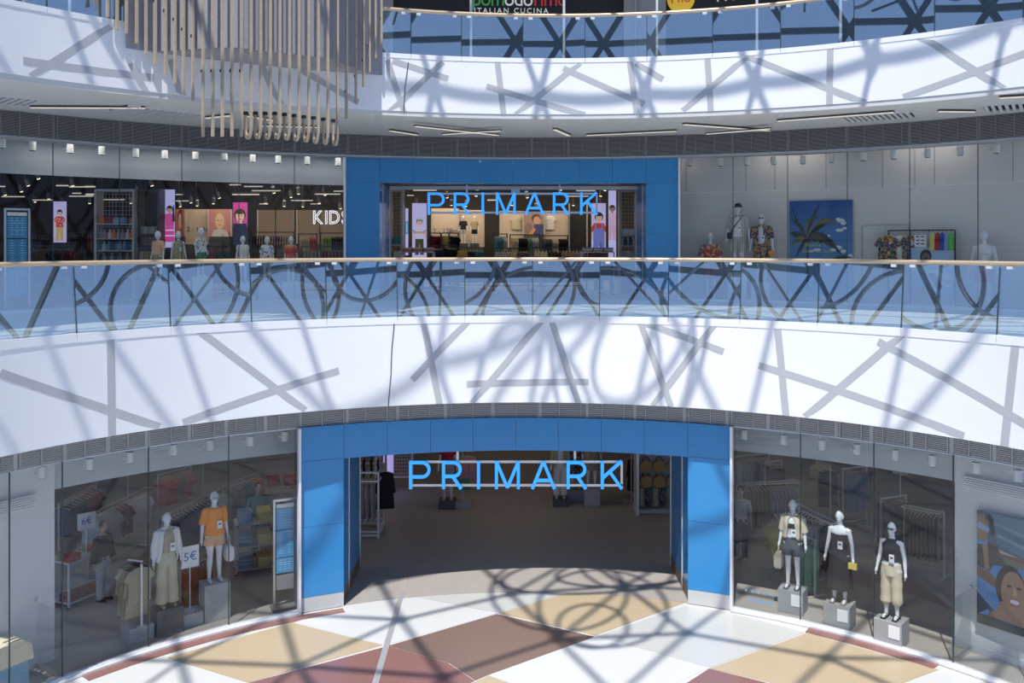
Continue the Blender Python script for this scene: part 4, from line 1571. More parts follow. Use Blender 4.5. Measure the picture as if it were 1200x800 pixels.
def rack(pa, pb, zr, z0, label, runs, glabel, base_kind=True, sc=1.0, skip=.04, hang=None, m=None, arms=0, legs=True):
    """runs: (kind, number, cloth, colour words)"""
    p, q = onfloor(*pa, z0 + zr) if len(pa) == 2 else Vector(pa), onfloor(*pb, z0 + zr) if len(pb) == 2 else Vector(pb)
    t, rz, L, h = rail_between(p, q, z0, label, m=m, arms=arms, legs=legs)
    tot = sum(r_[1] for r_ in runs)
    room = max(2, int(L / (.078 * max(sc, .8))))
    if tot > room:
        runs = [(k_, max(1, int(n_ * room / tot)), c_, w_) for k_, n_, c_, w_ in runs]
        tot = sum(r_[1] for r_ in runs)
    i = 0
    for kind, n, cm, cw in runs:
        for k in range(n):
            f = (i + .5) / tot
            P = p.lerp(q, f)
            garment(NAMES[kind], kind, P + Vector((0, 0, -.064)), rz + rnd.uniform(-.04, .04), cm, cw + ' ' + glabel, cw + ' ' + glabel, sc, hang)
            i += 1
    return t
# left street window, front to back
rack((104, 604), (170, 572), 1.42, 0, 'pale rack of grey, wine and white tops, deep in the left street window', [('tee', 6, C_LGREY, 'light grey T-shirt'), ('tee', 3, C_WINE, 'wine red T-shirt'), ('tee', 5, C_WHITE, 'off white T-shirt')], 'on the rack left of the khaki outfit', arms=1)
rack((192, 604), (262, 572), 1.45, 0, 'long rack of dark trousers on pale hangers behind the khaki outfit', [('trousers', 13, C_NAVY, 'navy trousers'), ('tee', 3, C_LGREY, 'pale grey top')], 'on the rack behind the khaki outfit')
rack((187, 556), (222, 546), 1.55, 0, 'far rack of coral and pink tops, back of the left street window', [('tee', 5, C_CORAL, 'coral red top'), ('tee', 3, C_TAN, 'tan top'), ('tee', 4, C_PINK, 'pink top')], 'on the far rack at the window top')
rack((70, 590), (112, 566), 1.5, 0, 'rack of dark red and navy tops at the left street window edge', [('tee', 5, C_NAVY, 'dark navy top'), ('tee', 5, C_WINE, 'dark red top')], 'on the rack by the white wall')
rack((264, 568), (304, 553), 1.5, 0, 'rack of denim and red tops near the blue portal, left street window', [('coat', 4, C_GREY, 'grey jacket'), ('coat', 3, C_DENIM, 'blue denim jacket'), ('coat', 3, C_CORAL, 'brick red jacket')], 'on the rack near the blue portal')
rack((213, 664), (246, 653), .98, 0, 'low rack of rust trousers behind the 5€ sign', [('trousers', 9, C_RUST, 'rust orange trousers')], 'behind the 5 euro sign', sc=.78)
# stand of khaki blouses on a concrete block
P = onfloor(167, 752)
rz = face(P)
P = P + Vector((math.sin(-rz), math.cos(-rz), 0)) * .25
plinth('low speckled concrete block under the khaki blouses, left street window', P, rz, .46, .46, .28, CONC)
t = thing('clothes_rack', 'single white pole with an arm of khaki blouses on the concrete block', 'clothes rack', P + Vector((0, 0, .28)), rz)
mb = MB(); mb.box((0, -.19, .005), (.16, .06, .01)); mb.obj('foot', TRIMW, t)
mb = MB(); mb.box((0, -.20, .58), (.035, .03, 1.16)); mb.obj('post', TRIMW, t)
mb = MB(); mb.bar((0, -.24, 1.22), (-.10, .22, 1.16), .025, .025); mb.obj('arm', TRIMW, t)
Mz = Matrix.Rotation(rz, 3, 'Z')
for i in range(6):
    q = P + Vector((0, 0, .28)) + Mz @ Vector((-.02 - .012 * i, -.15 + i * .066, 1.155))
    garment('hanging_shirt', 'coat' if i % 2 else 'tee', q, rz + rnd.uniform(-.12, .12), C_KHAKI, 'khaki blouse hanging from the single white pole', 'khaki blouses on the white pole', .98, C_BLACK)

# table with folded red and printed tops under a 6 euro card
def shelf_unit(label, P, rz, w, d, h, n, m, back=False):
    t = thing('shelf_unit', label, 'shelves', P, rz)
    for sx in (-1, 1):
        for sy in (-1, 1):
            mb = MB(); mb.box((sx * (w / 2 - .02), sy * (d / 2 - .02), .06 + (h - .06) / 2), (.035, .035, h - .06)); mb.obj('post', m, t)
            mb = MB(); mb.cyl((sx * (w / 2 - .02), sy * (d / 2 - .02), .03), .03, .04, 10, axis='X'); mb.obj('castor', DARK, t)
    for i in range(n):
        z = .14 + (h - .14) * i / max(1, n - 1)
        mb = MB(); mb.box((0, 0, z - .012), (w - .002, d - .002, .024)); mb.obj('shelf', m, t)
    if back:
        mb = MB(); mb.box((0, d / 2 - .01, h / 2 + .05), (w - .08, .012, h - .12)); mb.obj('back_panel', m, t)
    return t
FM = MB()
FM.loft([[Vector((x * k, y * k, z)) for x, y in ((-.15, -.12), (-.13, -.135), (.13, -.135), (.15, -.12), (.15, .12), (.13, .135), (-.13, .135), (-.15, .12))] for k, z in ((.96, 0), (1, .012), (1, .03), (.95, .044))])
FM = FM.mesh('folded_shirt', [C_RED], True)
def folded(base, rz, xs, ys, z, n, m, label, group, sc=1.0):
    M3 = Matrix.Rotation(rz, 3, 'Z')
    for x in xs:
        for y in ys:
            for k in range(n):
                o = link('folded_shirt', FM)
                o.location = Vector(base) + M3 @ Vector((x + rnd.uniform(-.01, .01), y + rnd.uniform(-.01, .01), z + .046 * k * sc + .001))
                o.rotation_euler = (0, 0, rz + rnd.uniform(-.06, .06))
                o.scale = (sc,) * 3
                setmat(o, m[k % len(m)] if isinstance(m, list) else m)
                tag(o, label, 'folded clothing', group)
P = onfloor(92, 703)
rz = face(P) + .35
shelf_unit('white wheeled table stacked with red tops at the left street window edge', P, rz, .95, .62, .95, 2, TRIMW, True)
folded(P, rz, (-.30, .32), (-.14,), .95, 3, C_RED, 'folded red top on the white wheeled table', 'red folded tops on the white wheeled table')
folded(P, rz, (-.30, .33), (.15,), .95, 2, P_SPECK, 'folded printed top at the back of the white wheeled table', 'printed folded tops on the white wheeled table')
folded(P, rz, (-.30, .02, .32), (-.12,), .14, 3, C_WINE, 'folded dark red top on the lower shelf of the white table', 'dark red folded tops low in the white table')
price_stand('white card reading 6€ above the table of red tops', P + Vector((.16, .0, .95)), face(P), '6€', .62, .36, .34)
# shelves of blue and yellow tops
P = onfloor(300, 668)
rz = face(P) - .12
shelf_unit('pale shelf unit of blue and yellow folded tops behind the standing frame', P, rz, .95, .55, 1.15, 3, RACKM)
for lev, z in enumerate((.14, .645, 1.15)):
    folded(P, rz, (-.24,), (-.12, .14), z, 5, [C_SKY, C_TEAL] if lev < 2 else C_SKY, 'folded blue top on the pale shelf unit, left column', 'blue folded tops on the pale shelf unit')
    folded(P, rz, (.18,), (-.12, .14), z, 5, C_YELLOW, 'folded yellow top on the pale shelf unit, right column', 'yellow folded tops on the pale shelf unit')
P = onfloor(331, 618)
rz = face(P) - .1
shelf_unit('pale shelf unit of red and white folded tops beside the blue portal', P, rz, .9, .55, 1.15, 3, RACKM)
for z, m in ((1.15, C_RED), (.645, C_LGREY), (.14, C_PINK)):
    folded(P, rz, (-.22, .18), (-.12, .14), z, 4, m, {C_RED: 'folded red top', C_LGREY: 'folded light grey top', C_PINK: 'folded pink top'}[m] + ' on the shelf unit beside the blue portal', {C_RED: 'red', C_LGREY: 'grey', C_PINK: 'pink'}[m] + ' folded tops beside the blue portal')
price_stand('pale card reading 12€ over the far racks, left street window', onfloor(238, 612), 0.4, '12€', 1.85, .34, .36, m=C_LGREY)
price_stand('dim card reading 9€ over the far racks, left of the 12€ card', onfloor(150, 616), 0.5, '9€', 1.85, .32, .34, m=C_GREY)
# standing aluminium frame with blue notices
def notice_frame(label, P, rz, h, w, sheets, base=True):
    t = thing('notice_frame', label, 'information stand', P, rz)
    for s in (-1, 1):
        mb = MB(); mb.box((s * w / 2, 0, h / 2 + .03), (.045, .045, h - .06)); mb.obj('upright', ALU, t)
    mb = MB(); mb.box((0, 0, h), (w + .045, .045, .045)); mb.obj('top_bar', ALU, t)
    mb = MB(); mb.box((0, .02, .03), (w + .1, .34, .06)); mb.obj('base', mat('frame_base_grey', (0.2, 0.2, 0.2), .5), t)
    for z0_, z1_, m, ink in sheets:
        mb = MB(); mb.box((0, -.005, (z0_ + z1_) / 2), (w - .09, .012, z1_ - z0_)); s = mb.obj('notice', m, t)
        if ink:
            mb = MB()
            rows = max(2, int((z1_ - z0_) / .06))
            for r_ in range(rows):
                z = z1_ - .04 - (z1_ - z0_ - .07) * r_ / rows
                for c in range(3):
                    if ink == 2 and c == 1:
                        continue
                    mb.box((-(w - .2) * .36 + c * (w - .2) * .36, -.013, z), ((w - .2) * (.16 + .1 * ((r_ * 7 + c * 3) % 3)), .003, .012))
            mb.obj('print', mat('pale_blue_ink', (0.45, 0.62, 0.75), .5), s)
    return t
NB = mat('notice_blue', (0.04, 0.27, 0.50), .45)
NB2 = mat('notice_bright_blue', (0.10, 0.38, 0.66), .45)
P = onfloor(334, 713)
notice_frame('tall aluminium frame of blue notices beside the street level portal', P, face(P) - .05, 2.22, .44, [(2.06, 2.14, CARD, 0), (1.62, 2.05, NB2, 1), (1.06, 1.60, NB2, 2), (.74, 1.04, NB2, 1), (.40, .70, C_GREY, 0)])
P = pol(A, RU + 1.0, hit(A, RU + 1.0, 20)[0], Z1)
notice_frame('tall aluminium frame of blue notices in the upstairs left window', P, face(P), 2.27, .50, [(2.12, 2.20, CARD, 0), (1.62, 2.10, NB, 1), (.92, 1.60, NB, 2), (.30, .90, NB, 1)])

# right street window
rack((862, 535), (900, 531), 1.5, 0, 'far rack of pale tops in the right street window top corner', [('tee', 9, C_LGREY, 'pale grey top')], 'on the far rack beside the purple dresses', arms=0)
rack((898, 541), (914, 539), 1.5, 0, 'far rack of purple dresses, right street window', [('coat', 6, C_PURPLE, 'dark purple dress')], 'behind the grey jackets')
rack((868, 566), (932, 563), 1.48, 0, 'pale rack of grey and white tops left of the cream shirt figure', [('coat', 7, C_TAN, 'taupe jacket'), ('tee', 7, C_LGREY, 'light grey top')], 'on the rack above the cream shirt figure', arms=1)
rack((938, 592), (985, 614), 1.35, 0, 'rack of dark skirts on white hangers between two mannequins', [('skirt', 12, C_BLACK, 'black skirt')], 'on white hangers between the mannequins', hang=TRIMW, m=TRIMW, arms=1)
rack((958, 538), (972, 546), 1.6, 0, 'rack of beige dresses at the right street window top', [('coat', 6, C_BEIGE, 'beige dress'), ('coat', 2, C_BLACK, 'black dress')], 'at the window top')
rack((989, 549), (1014, 546), 1.55, 0, 'rack of blue grey trousers behind the black dress', [('trousers', 9, C_DENIM, 'blue grey trousers')], 'behind the black dress')
rack((1034, 584), (1060, 580), 1.45, 0, 'rack of slate trousers behind the cargo trousers figure', [('trousers', 8, C_CHAR, 'slate grey trousers')], 'behind the cargo trousers figure', arms=0)
rack((1062, 592), (1104, 600), 1.45, 0, 'rack of brown crinkled trousers beside the glass return', [('trousers', 11, C_BROWN, 'brown crinkled trousers')], 'beside the glass return', arms=1)
rack((908, 604), (918, 615), 1.2, 0, 'low rack of mustard tops behind the cream shirt figure', [('tee', 4, C_YELLOW, 'mustard yellow top')], 'behind the cream shirt figure')
rack((938, 626), (953, 632), 1.2, 0, 'low rack of bottle green trousers behind the cream shirt figure', [('trousers', 5, C_GREEN, 'bottle green trousers')], 'behind the cream shirt figure')
rack((946, 608), (962, 612), 1.25, 0, 'low rack of pale trousers behind the black dress', [('trousers', 5, C_LGREY, 'pale grey trousers')], 'left of the black dress')
price_stand('dim card reading 22€ over the trousers rack, right street window', onfloor(1055, 640), -.5, '22€', 1.85, .34, .36, m=C_GREY)
mb = MB()
# website and symbols printed low on the first right pane
a, z = hit(A, RG - .02, 893, 703)
t = thing('window_lettering', 'pale blue primark.com lettering and symbols low on the right street window', 'lettering', pol(A, RG - .018, a, z), -a)
SKYI = mat('pale_sky_ink', (0.10, 0.42, 0.80), .5)
text('primark.com', .10, (0, 0, -.03), SKYI, t, depth=.002)
for i in range(6):
    mb = MB(); mb.box((-.32 + i * .125, 0, .14), (.035, .003, .035)); mb.obj('symbol', SKYI, t)
# glass returns at the ends of the two street windows
for lab, x in (('clear glass side panel where the left street window meets the white wall', 69), ('clear glass side panel where the right street window meets the white wall', 1117)):
    a = hit(A, RG + .1, x)[0]
    t = thing('glass_return', lab, 'glass panel', pol(A, RG + .05, a, 0), -a)
    mb = MB(); mb.box((0, .42, .60), (.016, .80, 1.08)); mb.obj('glass_pane', WING, t)
    mb = MB(); mb.box((0, .42, .03), (.06, .82, .06)); mb.obj('shoe', ALU, t)
    mb = MB(); mb.box((0, .80, 1.16), (.05, .05, .05)); mb.obj('clamp', ALU, t)
# draped table at the very left
P = onfloor(-6, 812)
t = thing('draped_table', 'cloth covered display table at the left picture edge', 'table', P, face(P))
mb = MB(); mb.box((0, 0, .36), (.8, .6, .72)); mb.obj('body', C_SKY, t)
mb = MB(); mb.loft([[Vector((x * k, y * k, z)) for x, y in ((-.42, -.33), (.42, -.33), (.42, .33), (-.42, .33))] for k, z in ((1.08, .50), (1.03, .72), (1, .75), (.6, .76))]); mb.obj('cloth', C_CREAM, t)
# air grilles on the white display walls
for lab, x, y in (('pale air grille high on the white wall, right street window', 1168, 571), ('pale air grille high on the white wall, left street window', 2, 594)):
    a, z = hit(A, RBK - .13, x, y)
    t = thing('air_grille', lab, 'grille', pol(A, RBK - .19, a, z), -a)
    for i in range(6):
        mb = MB(); mb.box((0, 0, -.10 + i * .04), (1.1, .04, .018)); mb.obj('slat', TRIMW, t)

# ------------------------------------------------------------------ inside the street level portal
def podium_fig(px, pyb, w, h, m, lp, lm, body, parts, rz=0.0, rail=None):
    P = onfloor(px, pyb) + Vector((0, w / 2 + (.42 if px == 676 else 0), 0))
    plinth(lp, P, rz, w, w, h, m)
    if lm:
        figure(lm, body, P + Vector((0, 0, h + .012)), rz, parts)
    return P
podium_fig(524, 597, .46, .22, PLD, 'dark low block under the grey dress figure inside the portal', 'mannequin in red top and grey skirt behind the letter R, inside the portal', 'f',
           [('top', ('top', 1.0, .0, .5, 1.02, .02), C_RED), ('skirt', ('skirt', 1.05, .50, .05), C_GREY), ('shoes', ('shoes',), C_BEIGE)])
P = podium_fig(542, 596, .46, .16, CONC, 'pale low block under the pink handbag stand inside the portal', '', 'f', [])
t = thing('clothes_rack', 'single pole stand with pink and olive tops inside the portal', 'clothes rack', P + Vector((0, 0, .16)))
mb = MB(); mb.box((0, 0, .70), (.03, .03, 1.40)); mb.obj('post', RACKM, t)
mb = MB(); mb.box((0, 0, 1.40), (.60, .03, .03)); mb.obj('arm', RACKM, t)
for i, (dx_, m, cw) in enumerate(((-.02, C_GREEN, 'olive green top on the single pole inside the portal'), (.14, C_PINK, 'dusty pink top on the single pole inside the portal'))):
    garment('hanging_shirt', 'coat' if i == 0 else 'tee', P + Vector((dx_, -.06, 1.50)), .1 * i, m, cw, 'tops on the single pole inside the portal')
for px, w, h, m, lp, lm, parts in (
    (657, .42, .20, PLD, 'low dark block, first of three under the figures inside the portal', 'mannequin in white trousers and olive jacket behind the second letter A', [('jacket', ('open', .9, 1.8, 1.05, .6), C_KHAKI), ('top', ('tank', .98), C_WHITE), ('trousers', ('legs', 1.03, .10, .10, .095, 0), C_WHITE), ('shoes', ('shoes',), C_LGREY)]),
    (676, .46, .36, C_GREY, 'middle grey block, second of three under the figures inside the portal', 'mannequin in speckled black dress behind the second letter R', [('dress_top', ('top', 1.0, .0, .8, 1.02, .03), voro('black_speckle', (.02, .02, .02), [(.4, .4, .4), (.02, .02, .02), (.02, .02, .02), (.3, .3, .3)], 50)), ('dress_skirt', ('skirt', 1.03, .45, .10), MATS['black_speckle']), ('shoes', ('shoes',), C_BEIGE)]),
    (694, .44, .50, CONC, 'tall speckled block, third of three under the figures inside the portal', 'mannequin in a long taupe coat behind the letter K', [('coat', ('open', .52, 1.8, 1.08, .25), C_TAN), ('dress', ('skirt', 1.2, .50, .04), C_TAN), ('shoes', ('shoes',), C_BEIGE)])):
    podium_fig(px, 594, w, h, m, lp, lm, 'f', parts)
# gondola rail on the left of the entrance
def gondola(label, P, w, d, h, m, mid=True):
    t = thing('clothes_rack', label, 'clothes rack', P)
    for sx in (-1, 1):
        for sy in (-1, 1):
            mb = MB(); mb.box((sx * w / 2, sy * d / 2, h / 2), (.05, .05, h)); mb.obj('post', m, t)
    for z in (.07, .16, h - .22, h):
        for sy in (-1, 1):
            mb = MB(); mb.box((0, sy * d / 2, z), (w - .05, .045, .045)); mb.obj('crossbar', m, t)
        for sx in (-1, 1):
            mb = MB(); mb.box((sx * w / 2, 0, z), (.045, d - .05, .045)); mb.obj('crossbar', m, t)
    return t
P = onfloor(428, 631)
P = Vector((P.x - .35, P.y + .55, 0))
gondola('white framed gondola of black tops and grey trousers, left inside the portal', P, 1.35, 1.0, 1.65, TRIMW)
for i in range(7):
    garment('hanging_shirt', 'tee', P + Vector((-.50 + i * .19, -.2, 2.02)), PI / 2 + rnd.uniform(-.1, .1), C_BLACK, 'black top on a wooden hanger at the top of the white gondola', 'black tops on the white gondola', .75)
mb = MB(); mb.box((P.x, P.y - .2, 2.06), (1.35, .03, .03))
o = tag(mb.obj('hanging_rail', TRIMW), 'upper rail of wooden hangers over the white gondola', 'rail')
mb = MB(); mb.box((P.x + .66, P.y - .2, 1.86), (.03, .03, .38)); mb.obj('rail_post', TRIMW, o)
mb = MB(); mb.box((P.x - .66, P.y - .2, 1.86), (.03, .03, .38)); mb.obj('rail_post', TRIMW, o)
for i in range(9):
    garment('hanging_trousers', 'trousers', P + Vector((-.52 + i * .13, -.28, 1.36)), PI / 2 + rnd.uniform(-.1, .1), C_GREY, 'grey patterned trousers low in the white gondola', 'grey trousers in the white gondola', .95)
garment('hanging_coat', 'coat', P + Vector((.78, -.05, 1.62)), .2, C_BLACK, 'long black coat on the end of the white gondola', None, 1.0)
# gondola of straw bags and sandals on the right
P = onfloor(768, 604)
t = thing('shelf_unit', 'tall white display wall of straw bags and cards, right inside the portal', 'shelves', (P.x + .05, P.y + .3, 0))
mb = MB(); mb.box((0, .25, 1.1), (1.0, .08, 2.2)); mb.obj('back_panel', C_LGREY, t)
mb = MB(); mb.box((-.53, .0, 1.1), (.07, .6, 2.2)); mb.obj('end_panel', TRIMW, t)
mb = MB(); mb.box((0, .1, .05), (1.0, .36, .10)); mb.obj('plinth', C_LGREY, t)
W0 = Vector((P.x + .05, P.y + .3, 0))
STRAW = mat('woven_straw', (0.36, 0.22, 0.09), .8, var=.2, scale=60)
bm_ = MB(); bm_.cyl((0, 0, 0), .17, .09, 20, axis='Y'); BAGM = bm_.mesh('straw_bag', STRAW, True)
hm_ = MB(); hm_.tube([(.10 * math.cos(q), 0, .14 + .12 * math.sin(q)) for q in [PI * k / 8 for k in range(9)]], .012, 6); HANM = hm_.mesh('bag_handle', C_BLACK)
for i in range(2):
    for j in range(3):
        o = link('straw_bag', BAGM)
        o.location = W0 + Vector((-.27 + j * .37, -.02, 1.28 - i * .42))
        tag(o, 'round straw bag in the %s row of the display, right inside the portal' % ('upper', 'lower')[i], 'bag', 'round straw bags %s row' % ('upper', 'lower')[i])
        link('handle', HANM, o)
for j in range(5):
    mb = MB()
    mb.box((0, 0, 0), (.12, .05, .26))
    o = mb.obj('sandal_card', CARD)
    o.location = W0 + Vector((-.40 + j * .20, .0, 1.72))
    tag(o, 'pale card of dark sandals above the straw bags', 'sandals', 'sandal cards above the straw bags')
    mb = MB(); mb.box((0, -.03, -.05), (.07, .02, .09)); mb.obj('sandal', C_CHAR, o)
for j in range(5):
    mb = MB()
    mb.loft([er(0, 0, z, a_, b_, 10) for z, a_, b_ in ((-.25, .06, .03), (-.2, .085, .05), (.22, .075, .045), (.26, .05, .03))])
    o = mb.obj('hanging_scarf', [P_SPECK, MATS['black_speckle']][j % 2])
    o.location = W0 + Vector((-.40 + j * .20, .0, .42))
    tag(o, ['speckled beige scarf hanging below the straw bags', 'black speckled scarf hanging below the straw bags'][j % 2], 'scarf', ['beige scarves', 'black scarves'][j % 2] + ' below the straw bags')
for j in range(6):
    mb = MB(); mb.box((0, 0, 0), (.11, .06, .16)); o = mb.obj('hanging_pouch', C_BLACK)
    o.location = W0 + Vector((-.42 + j * .17, .0, 2.02))
    tag(o, 'black pouch on the top row of the straw bag display', 'pouch', 'black pouches above the straw bags')
# light box edge and grid panel by the left gondola
PURP = mat('lilac_light_box', (0.5, 0.46, 0.75), .5, emit=(0.42, 0.38, 0.78), es=.75)
P = onfloor(453, 583)
t = thing('light_box', 'narrow lilac light box edge behind the white gondola', 'light box', (P.x, P.y + .4, 0))
mb = MB(); mb.box((0, 0, 1.25), (.18, .9, 2.3)); mb.obj('panel', PURP, t)
mb = MB(); mb.box((0, 0, .05), (.24, .95, .1)); mb.obj('base', RACKM, t)
def grid_panel(label, P, w, h, z0, m, nx, nz):
    t = thing('grid_panel', label, 'grid panel', P)
    for s in (-1, 1):
        mb = MB(); mb.box((s * w / 2, 0, (h + z0) / 2), (.06, .06, h + z0)); mb.obj('post', m, t)
    mb = MB(); mb.box((0, 0, h + z0 - .03), (w, .05, .06)); mb.obj('top_bar', m, t)
    mb = MB(); mb.box((0, 0, z0), (w, .05, .05)); mb.obj('bottom_bar', m, t)
    mb = MB()
    for i in range(1, nx):
        mb.box((-w / 2 + w * i / nx, 0, z0 + h / 2), (.010, .010, h))
    for i in range(1, nz):
        mb.box((0, .008, z0 + h * i / nz), (w, .010, .010))
    mb.obj('wire_mesh', m, t)
    return t
grid_panel('grey wire grid panel deep inside the street level portal', onfloor(462, 572), 1.1, 2.1, .35, RACKM, 14, 20)
grid_panel('grey wire grid panel above the black tops, left inside the portal', onfloor(432, 585), 1.0, 2.3, .35, RACKM, 12, 20)
for px, py, m, lp in ((745, 588, C_BLACK, 'black'), (755, 570, C_BROWN, 'brown')):
    q = onfloor(px, py)
    rack((q.x - .1, q.y, 1.35), (q.x + .6, q.y + .8, 1.35), 1.35, 0, 'rack of %s coats deep inside the portal beside the white display' % lp, [('coat', 6, m, lp + ' coat')], 'deep inside the portal')

# ------------------------------------------------------------------ shoppers
def shopper(label, P, rz, body, parts, hair, scale=.97):
    t = figure(label, body, P, rz, parts, scale, cat='person', name='person', skin=SKIN)
    return t
HAIRD = mat('dark_hair', (0.02, 0.015, 0.012), .5)
shopper('person in dark top and grey trousers at the table of red tops', onfloor(121, 703), 1.2, 'm', [('hair', ('hair',), HAIRD), ('top', ('top', .90, .0, 1.9, 1.16, .012), C_BLACK), ('trousers', ('legs', 1.0, .06, .098, .07, 0), C_LGREY), ('shoes', ('shoes',), C_BLACK)], HAIRD, .93)
shopper('person with dark ponytail and pale top beside the blue portal, right street window', onfloor(868, 655), -.5, 'f', [('hair', ('ponytail',), HAIRD), ('top', ('top', .92, .0, .9, 1.02, .02), C_LGREY), ('trousers', ('legs', 1.0, .06, .098, .065, 0), C_NAVY), ('shoes', ('shoes',), C_WHITE)], HAIRD)
shopper('person in teal top among the far racks, left street window', onfloor(303, 650), .6, 'm', [('hair', ('hair',), HAIRD), ('top', ('top', .90, .0, 1.9, 1.16, .012), C_TEAL), ('trousers', ('legs', 1.0, .06, .098, .07, 0), C_NAVY), ('shoes', ('shoes',), C_BLACK)], HAIRD)
# ------------------------------------------------------------------ pictures printed flat on boards
def emat(c, k=.6):
    n = 'print_%02d_%02d_%02d_%d' % (int(c[0] * 99), int(c[1] * 99), int(c[2] * 99), int(k * 10))
    return mat(n, c, .5, emit=c if k else None, es=k)
def ell2(cx, cy, rx, ry, n=16, a=0.0):
    return [(cx + rx * math.cos(t) * math.cos(a) - ry * math.sin(t) * math.sin(a), cy + rx * math.cos(t) * math.sin(a) + ry * math.sin(t) * math.cos(a)) for t in [2 * PI * k / n for k in range(n)]]
def picture(parent, w, h, shapes, k=.6, name='print', mats=None):
    mb = MB()
    ms, idx = [], {}
    for i, (pts, c) in enumerate(shapes):
        key = c if isinstance(c, tuple) else c.name
        if key not in idx:
            idx[key] = len(ms)
            ms.append(emat(c, k) if isinstance(c, tuple) else c)
        pts = [(min(max(x, 0), 1), min(max(y, 0), 1)) for x, y in pts]
        q = []
        for p in pts:
            if not q or (abs(p[0] - q[-1][0]) + abs(p[1] - q[-1][1])) > 1e-4:
                q.append(p)
        ar = sum(q[j][0] * q[(j + 1) % len(q)][1] - q[(j + 1) % len(q)][0] * q[j][1] for j in range(len(q)))
        if abs(ar) < 1e-5:
            continue
        if ar < 0:
            q = q[::-1]
        y = -.0004 * (i + 1)
        mb.add([((u - .5) * w, y, v * h) for u, v in q], [tuple(range(len(q)))], idx[key])
    return mb.obj(name, ms, parent)
def board(name, label, cat, P, rz, w, h, shapes, k=.6, depth=.06, frame=None, group=None):
    """P: middle of the lower edge"""
    t = thing(name, label, cat, P, rz, group)
    mb = MB(); mb.box((0, depth / 2, h / 2), (w, depth, h)); mb.obj('panel', frame or CHAR, t)
    picture(t, w, h, shapes, k)
    return t
SK, SKD = (.62, .40, .29), (.26, .15, .10)
def kid(cx, top, s, hair, skin, shirt, legs, extra=()):
    """standing child: s = head height in picture units (u is scaled by ar)"""
    ax = kid.ar
    out = []
    def E(x, y, rx, ry, c): out.append((ell2(cx + x * s * ax, top - y * s, rx * s * ax, ry * s), c))
    def Pg(pts, c): out.append(([(cx + x * s * ax, top - y * s) for x, y in pts], c))
    E(0, .45, .46, .50, hair)
    Pg([(-.15, .9), (.15, .9), (.18, 1.2), (-.18, 1.2)], skin)
    Pg([(-.85, 1.5), (-.6, 1.25), (-.72, 2.9), (-.95, 2.9)], skin)
    Pg([(.85, 1.5), (.6, 1.25), (.72, 2.9), (.95, 2.9)], skin)
    Pg([(-.58, 2.75), (.58, 2.75), (.62, 5.2), (.1, 5.2), (0, 3.5), (-.1, 5.2), (-.62, 5.2)], legs)
    Pg([(-.5, 1.12), (.5, 1.12), (.98, 1.55), (.80, 2.15), (.60, 1.95), (.62, 2.95), (-.62, 2.95), (-.60, 1.95), (-.80, 2.15), (-.98, 1.55)], shirt)
    E(0, .56, .34, .42, skin)
    for sx in (-1, 1):
        E(sx * .14, .50, .05, .03, (.03, .02, .02))
    E(0, .78, .11, .035, (.45, .12, .12))
    E(0, .20, .38, .20, hair)
    return out + [(([(cx + x * s * ax, top - y * s) for x, y in p]), c) for p, c in extra]
LIL = (.50, .47, .80)
BG = [([(0, 0), (1, 0), (1, 1), (0, 1)], LIL)]
def up(x0, x1, y0, y1, d):
    """a board's lower middle, width and height from picture edges at a depth"""
    k = d / F
    return ray((x0 + x1) / 2, y1, d), (x1 - x0) * k, (y1 - y0) * k
def lightbox(label, x0, x1, y0, y1, d, shapes, k=.62):
    P, w, h = up(x0, x1, y0, y1, d)
    t = board('light_box', label, 'light box', P, 0, w, h, shapes, k)
    if P.z - Z1 > .05:
        mb = MB(); mb.box((0, .05, -(P.z - Z1) / 2), (w * .6, .06, P.z - Z1)); mb.obj('stand', CHAR, t)
    return t
kid.ar = (284 - 236) / 16.0
lightbox('lit lilac panel of a boy in a red patterned shirt, upstairs left', 62, 78, 236, 284, 30, BG + kid(.5, .80, .145, (.02, .015, .01), SK, (.50, .04, .05), (.50, .33, .12), [(ell2(x_, y_, .12, .10, 8), c_) for x_, y_, c_ in ((-.4, 1.5, (.6, .5, .2)), (.3, 1.4, (.06, .15, .25)), (-.2, 2.0, (.6, .55, .5)), (.35, 2.0, (.6, .5, .2)), (-.4, 2.5, (.06, .2, .2)), (.1, 2.6, (.6, .55, .5)), (.45, 2.6, (.06, .15, .25)), (.0, 1.6, (.6, .55, .5)), (-.65, 1.7, (.6, .5, .2)), (.65, 1.7, (.6, .55, .5)))]))
kid.ar = 68 / 13.5
lightbox('lit lilac panel of a long haired girl in a magenta dress, upstairs left', 191.5, 205, 222, 290, 25, BG + kid(.55, .72, .12, (.03, .02, .02), (.45, .26, .18), (.55, .06, .28), (.60, .20, .38),
         [(([(.45, .1), (.62, -.2), (.75, 2.2), (.35, 2.4)]), (.03, .02, .02)), ([(-.6, 3.0), (.6, 3.0), (.8, 5.2), (-.8, 5.2)], (.55, .06, .28)), ([(-.6, 3.4), (.65, 3.4), (.67, 3.6), (-.65, 3.6)], (.8, .5, .65)), ([(-.7, 4.2), (.7, 4.2), (.72, 4.4), (-.72, 4.4)], (.8, .5, .65))]))
kid.ar = 50 / 17.0
lightbox('magenta lit panel of a girl in a navy jacket, upstairs left', 273, 290, 237, 287, 29, [([(0, 0), (1, 0), (1, 1), (0, 1)], (.50, .06, .27))] + kid(.48, .84, .30, (.06, .035, .025), SK, (.02, .025, .06), (.30, .32, .75)))
kid.ar = 64 / 17.0
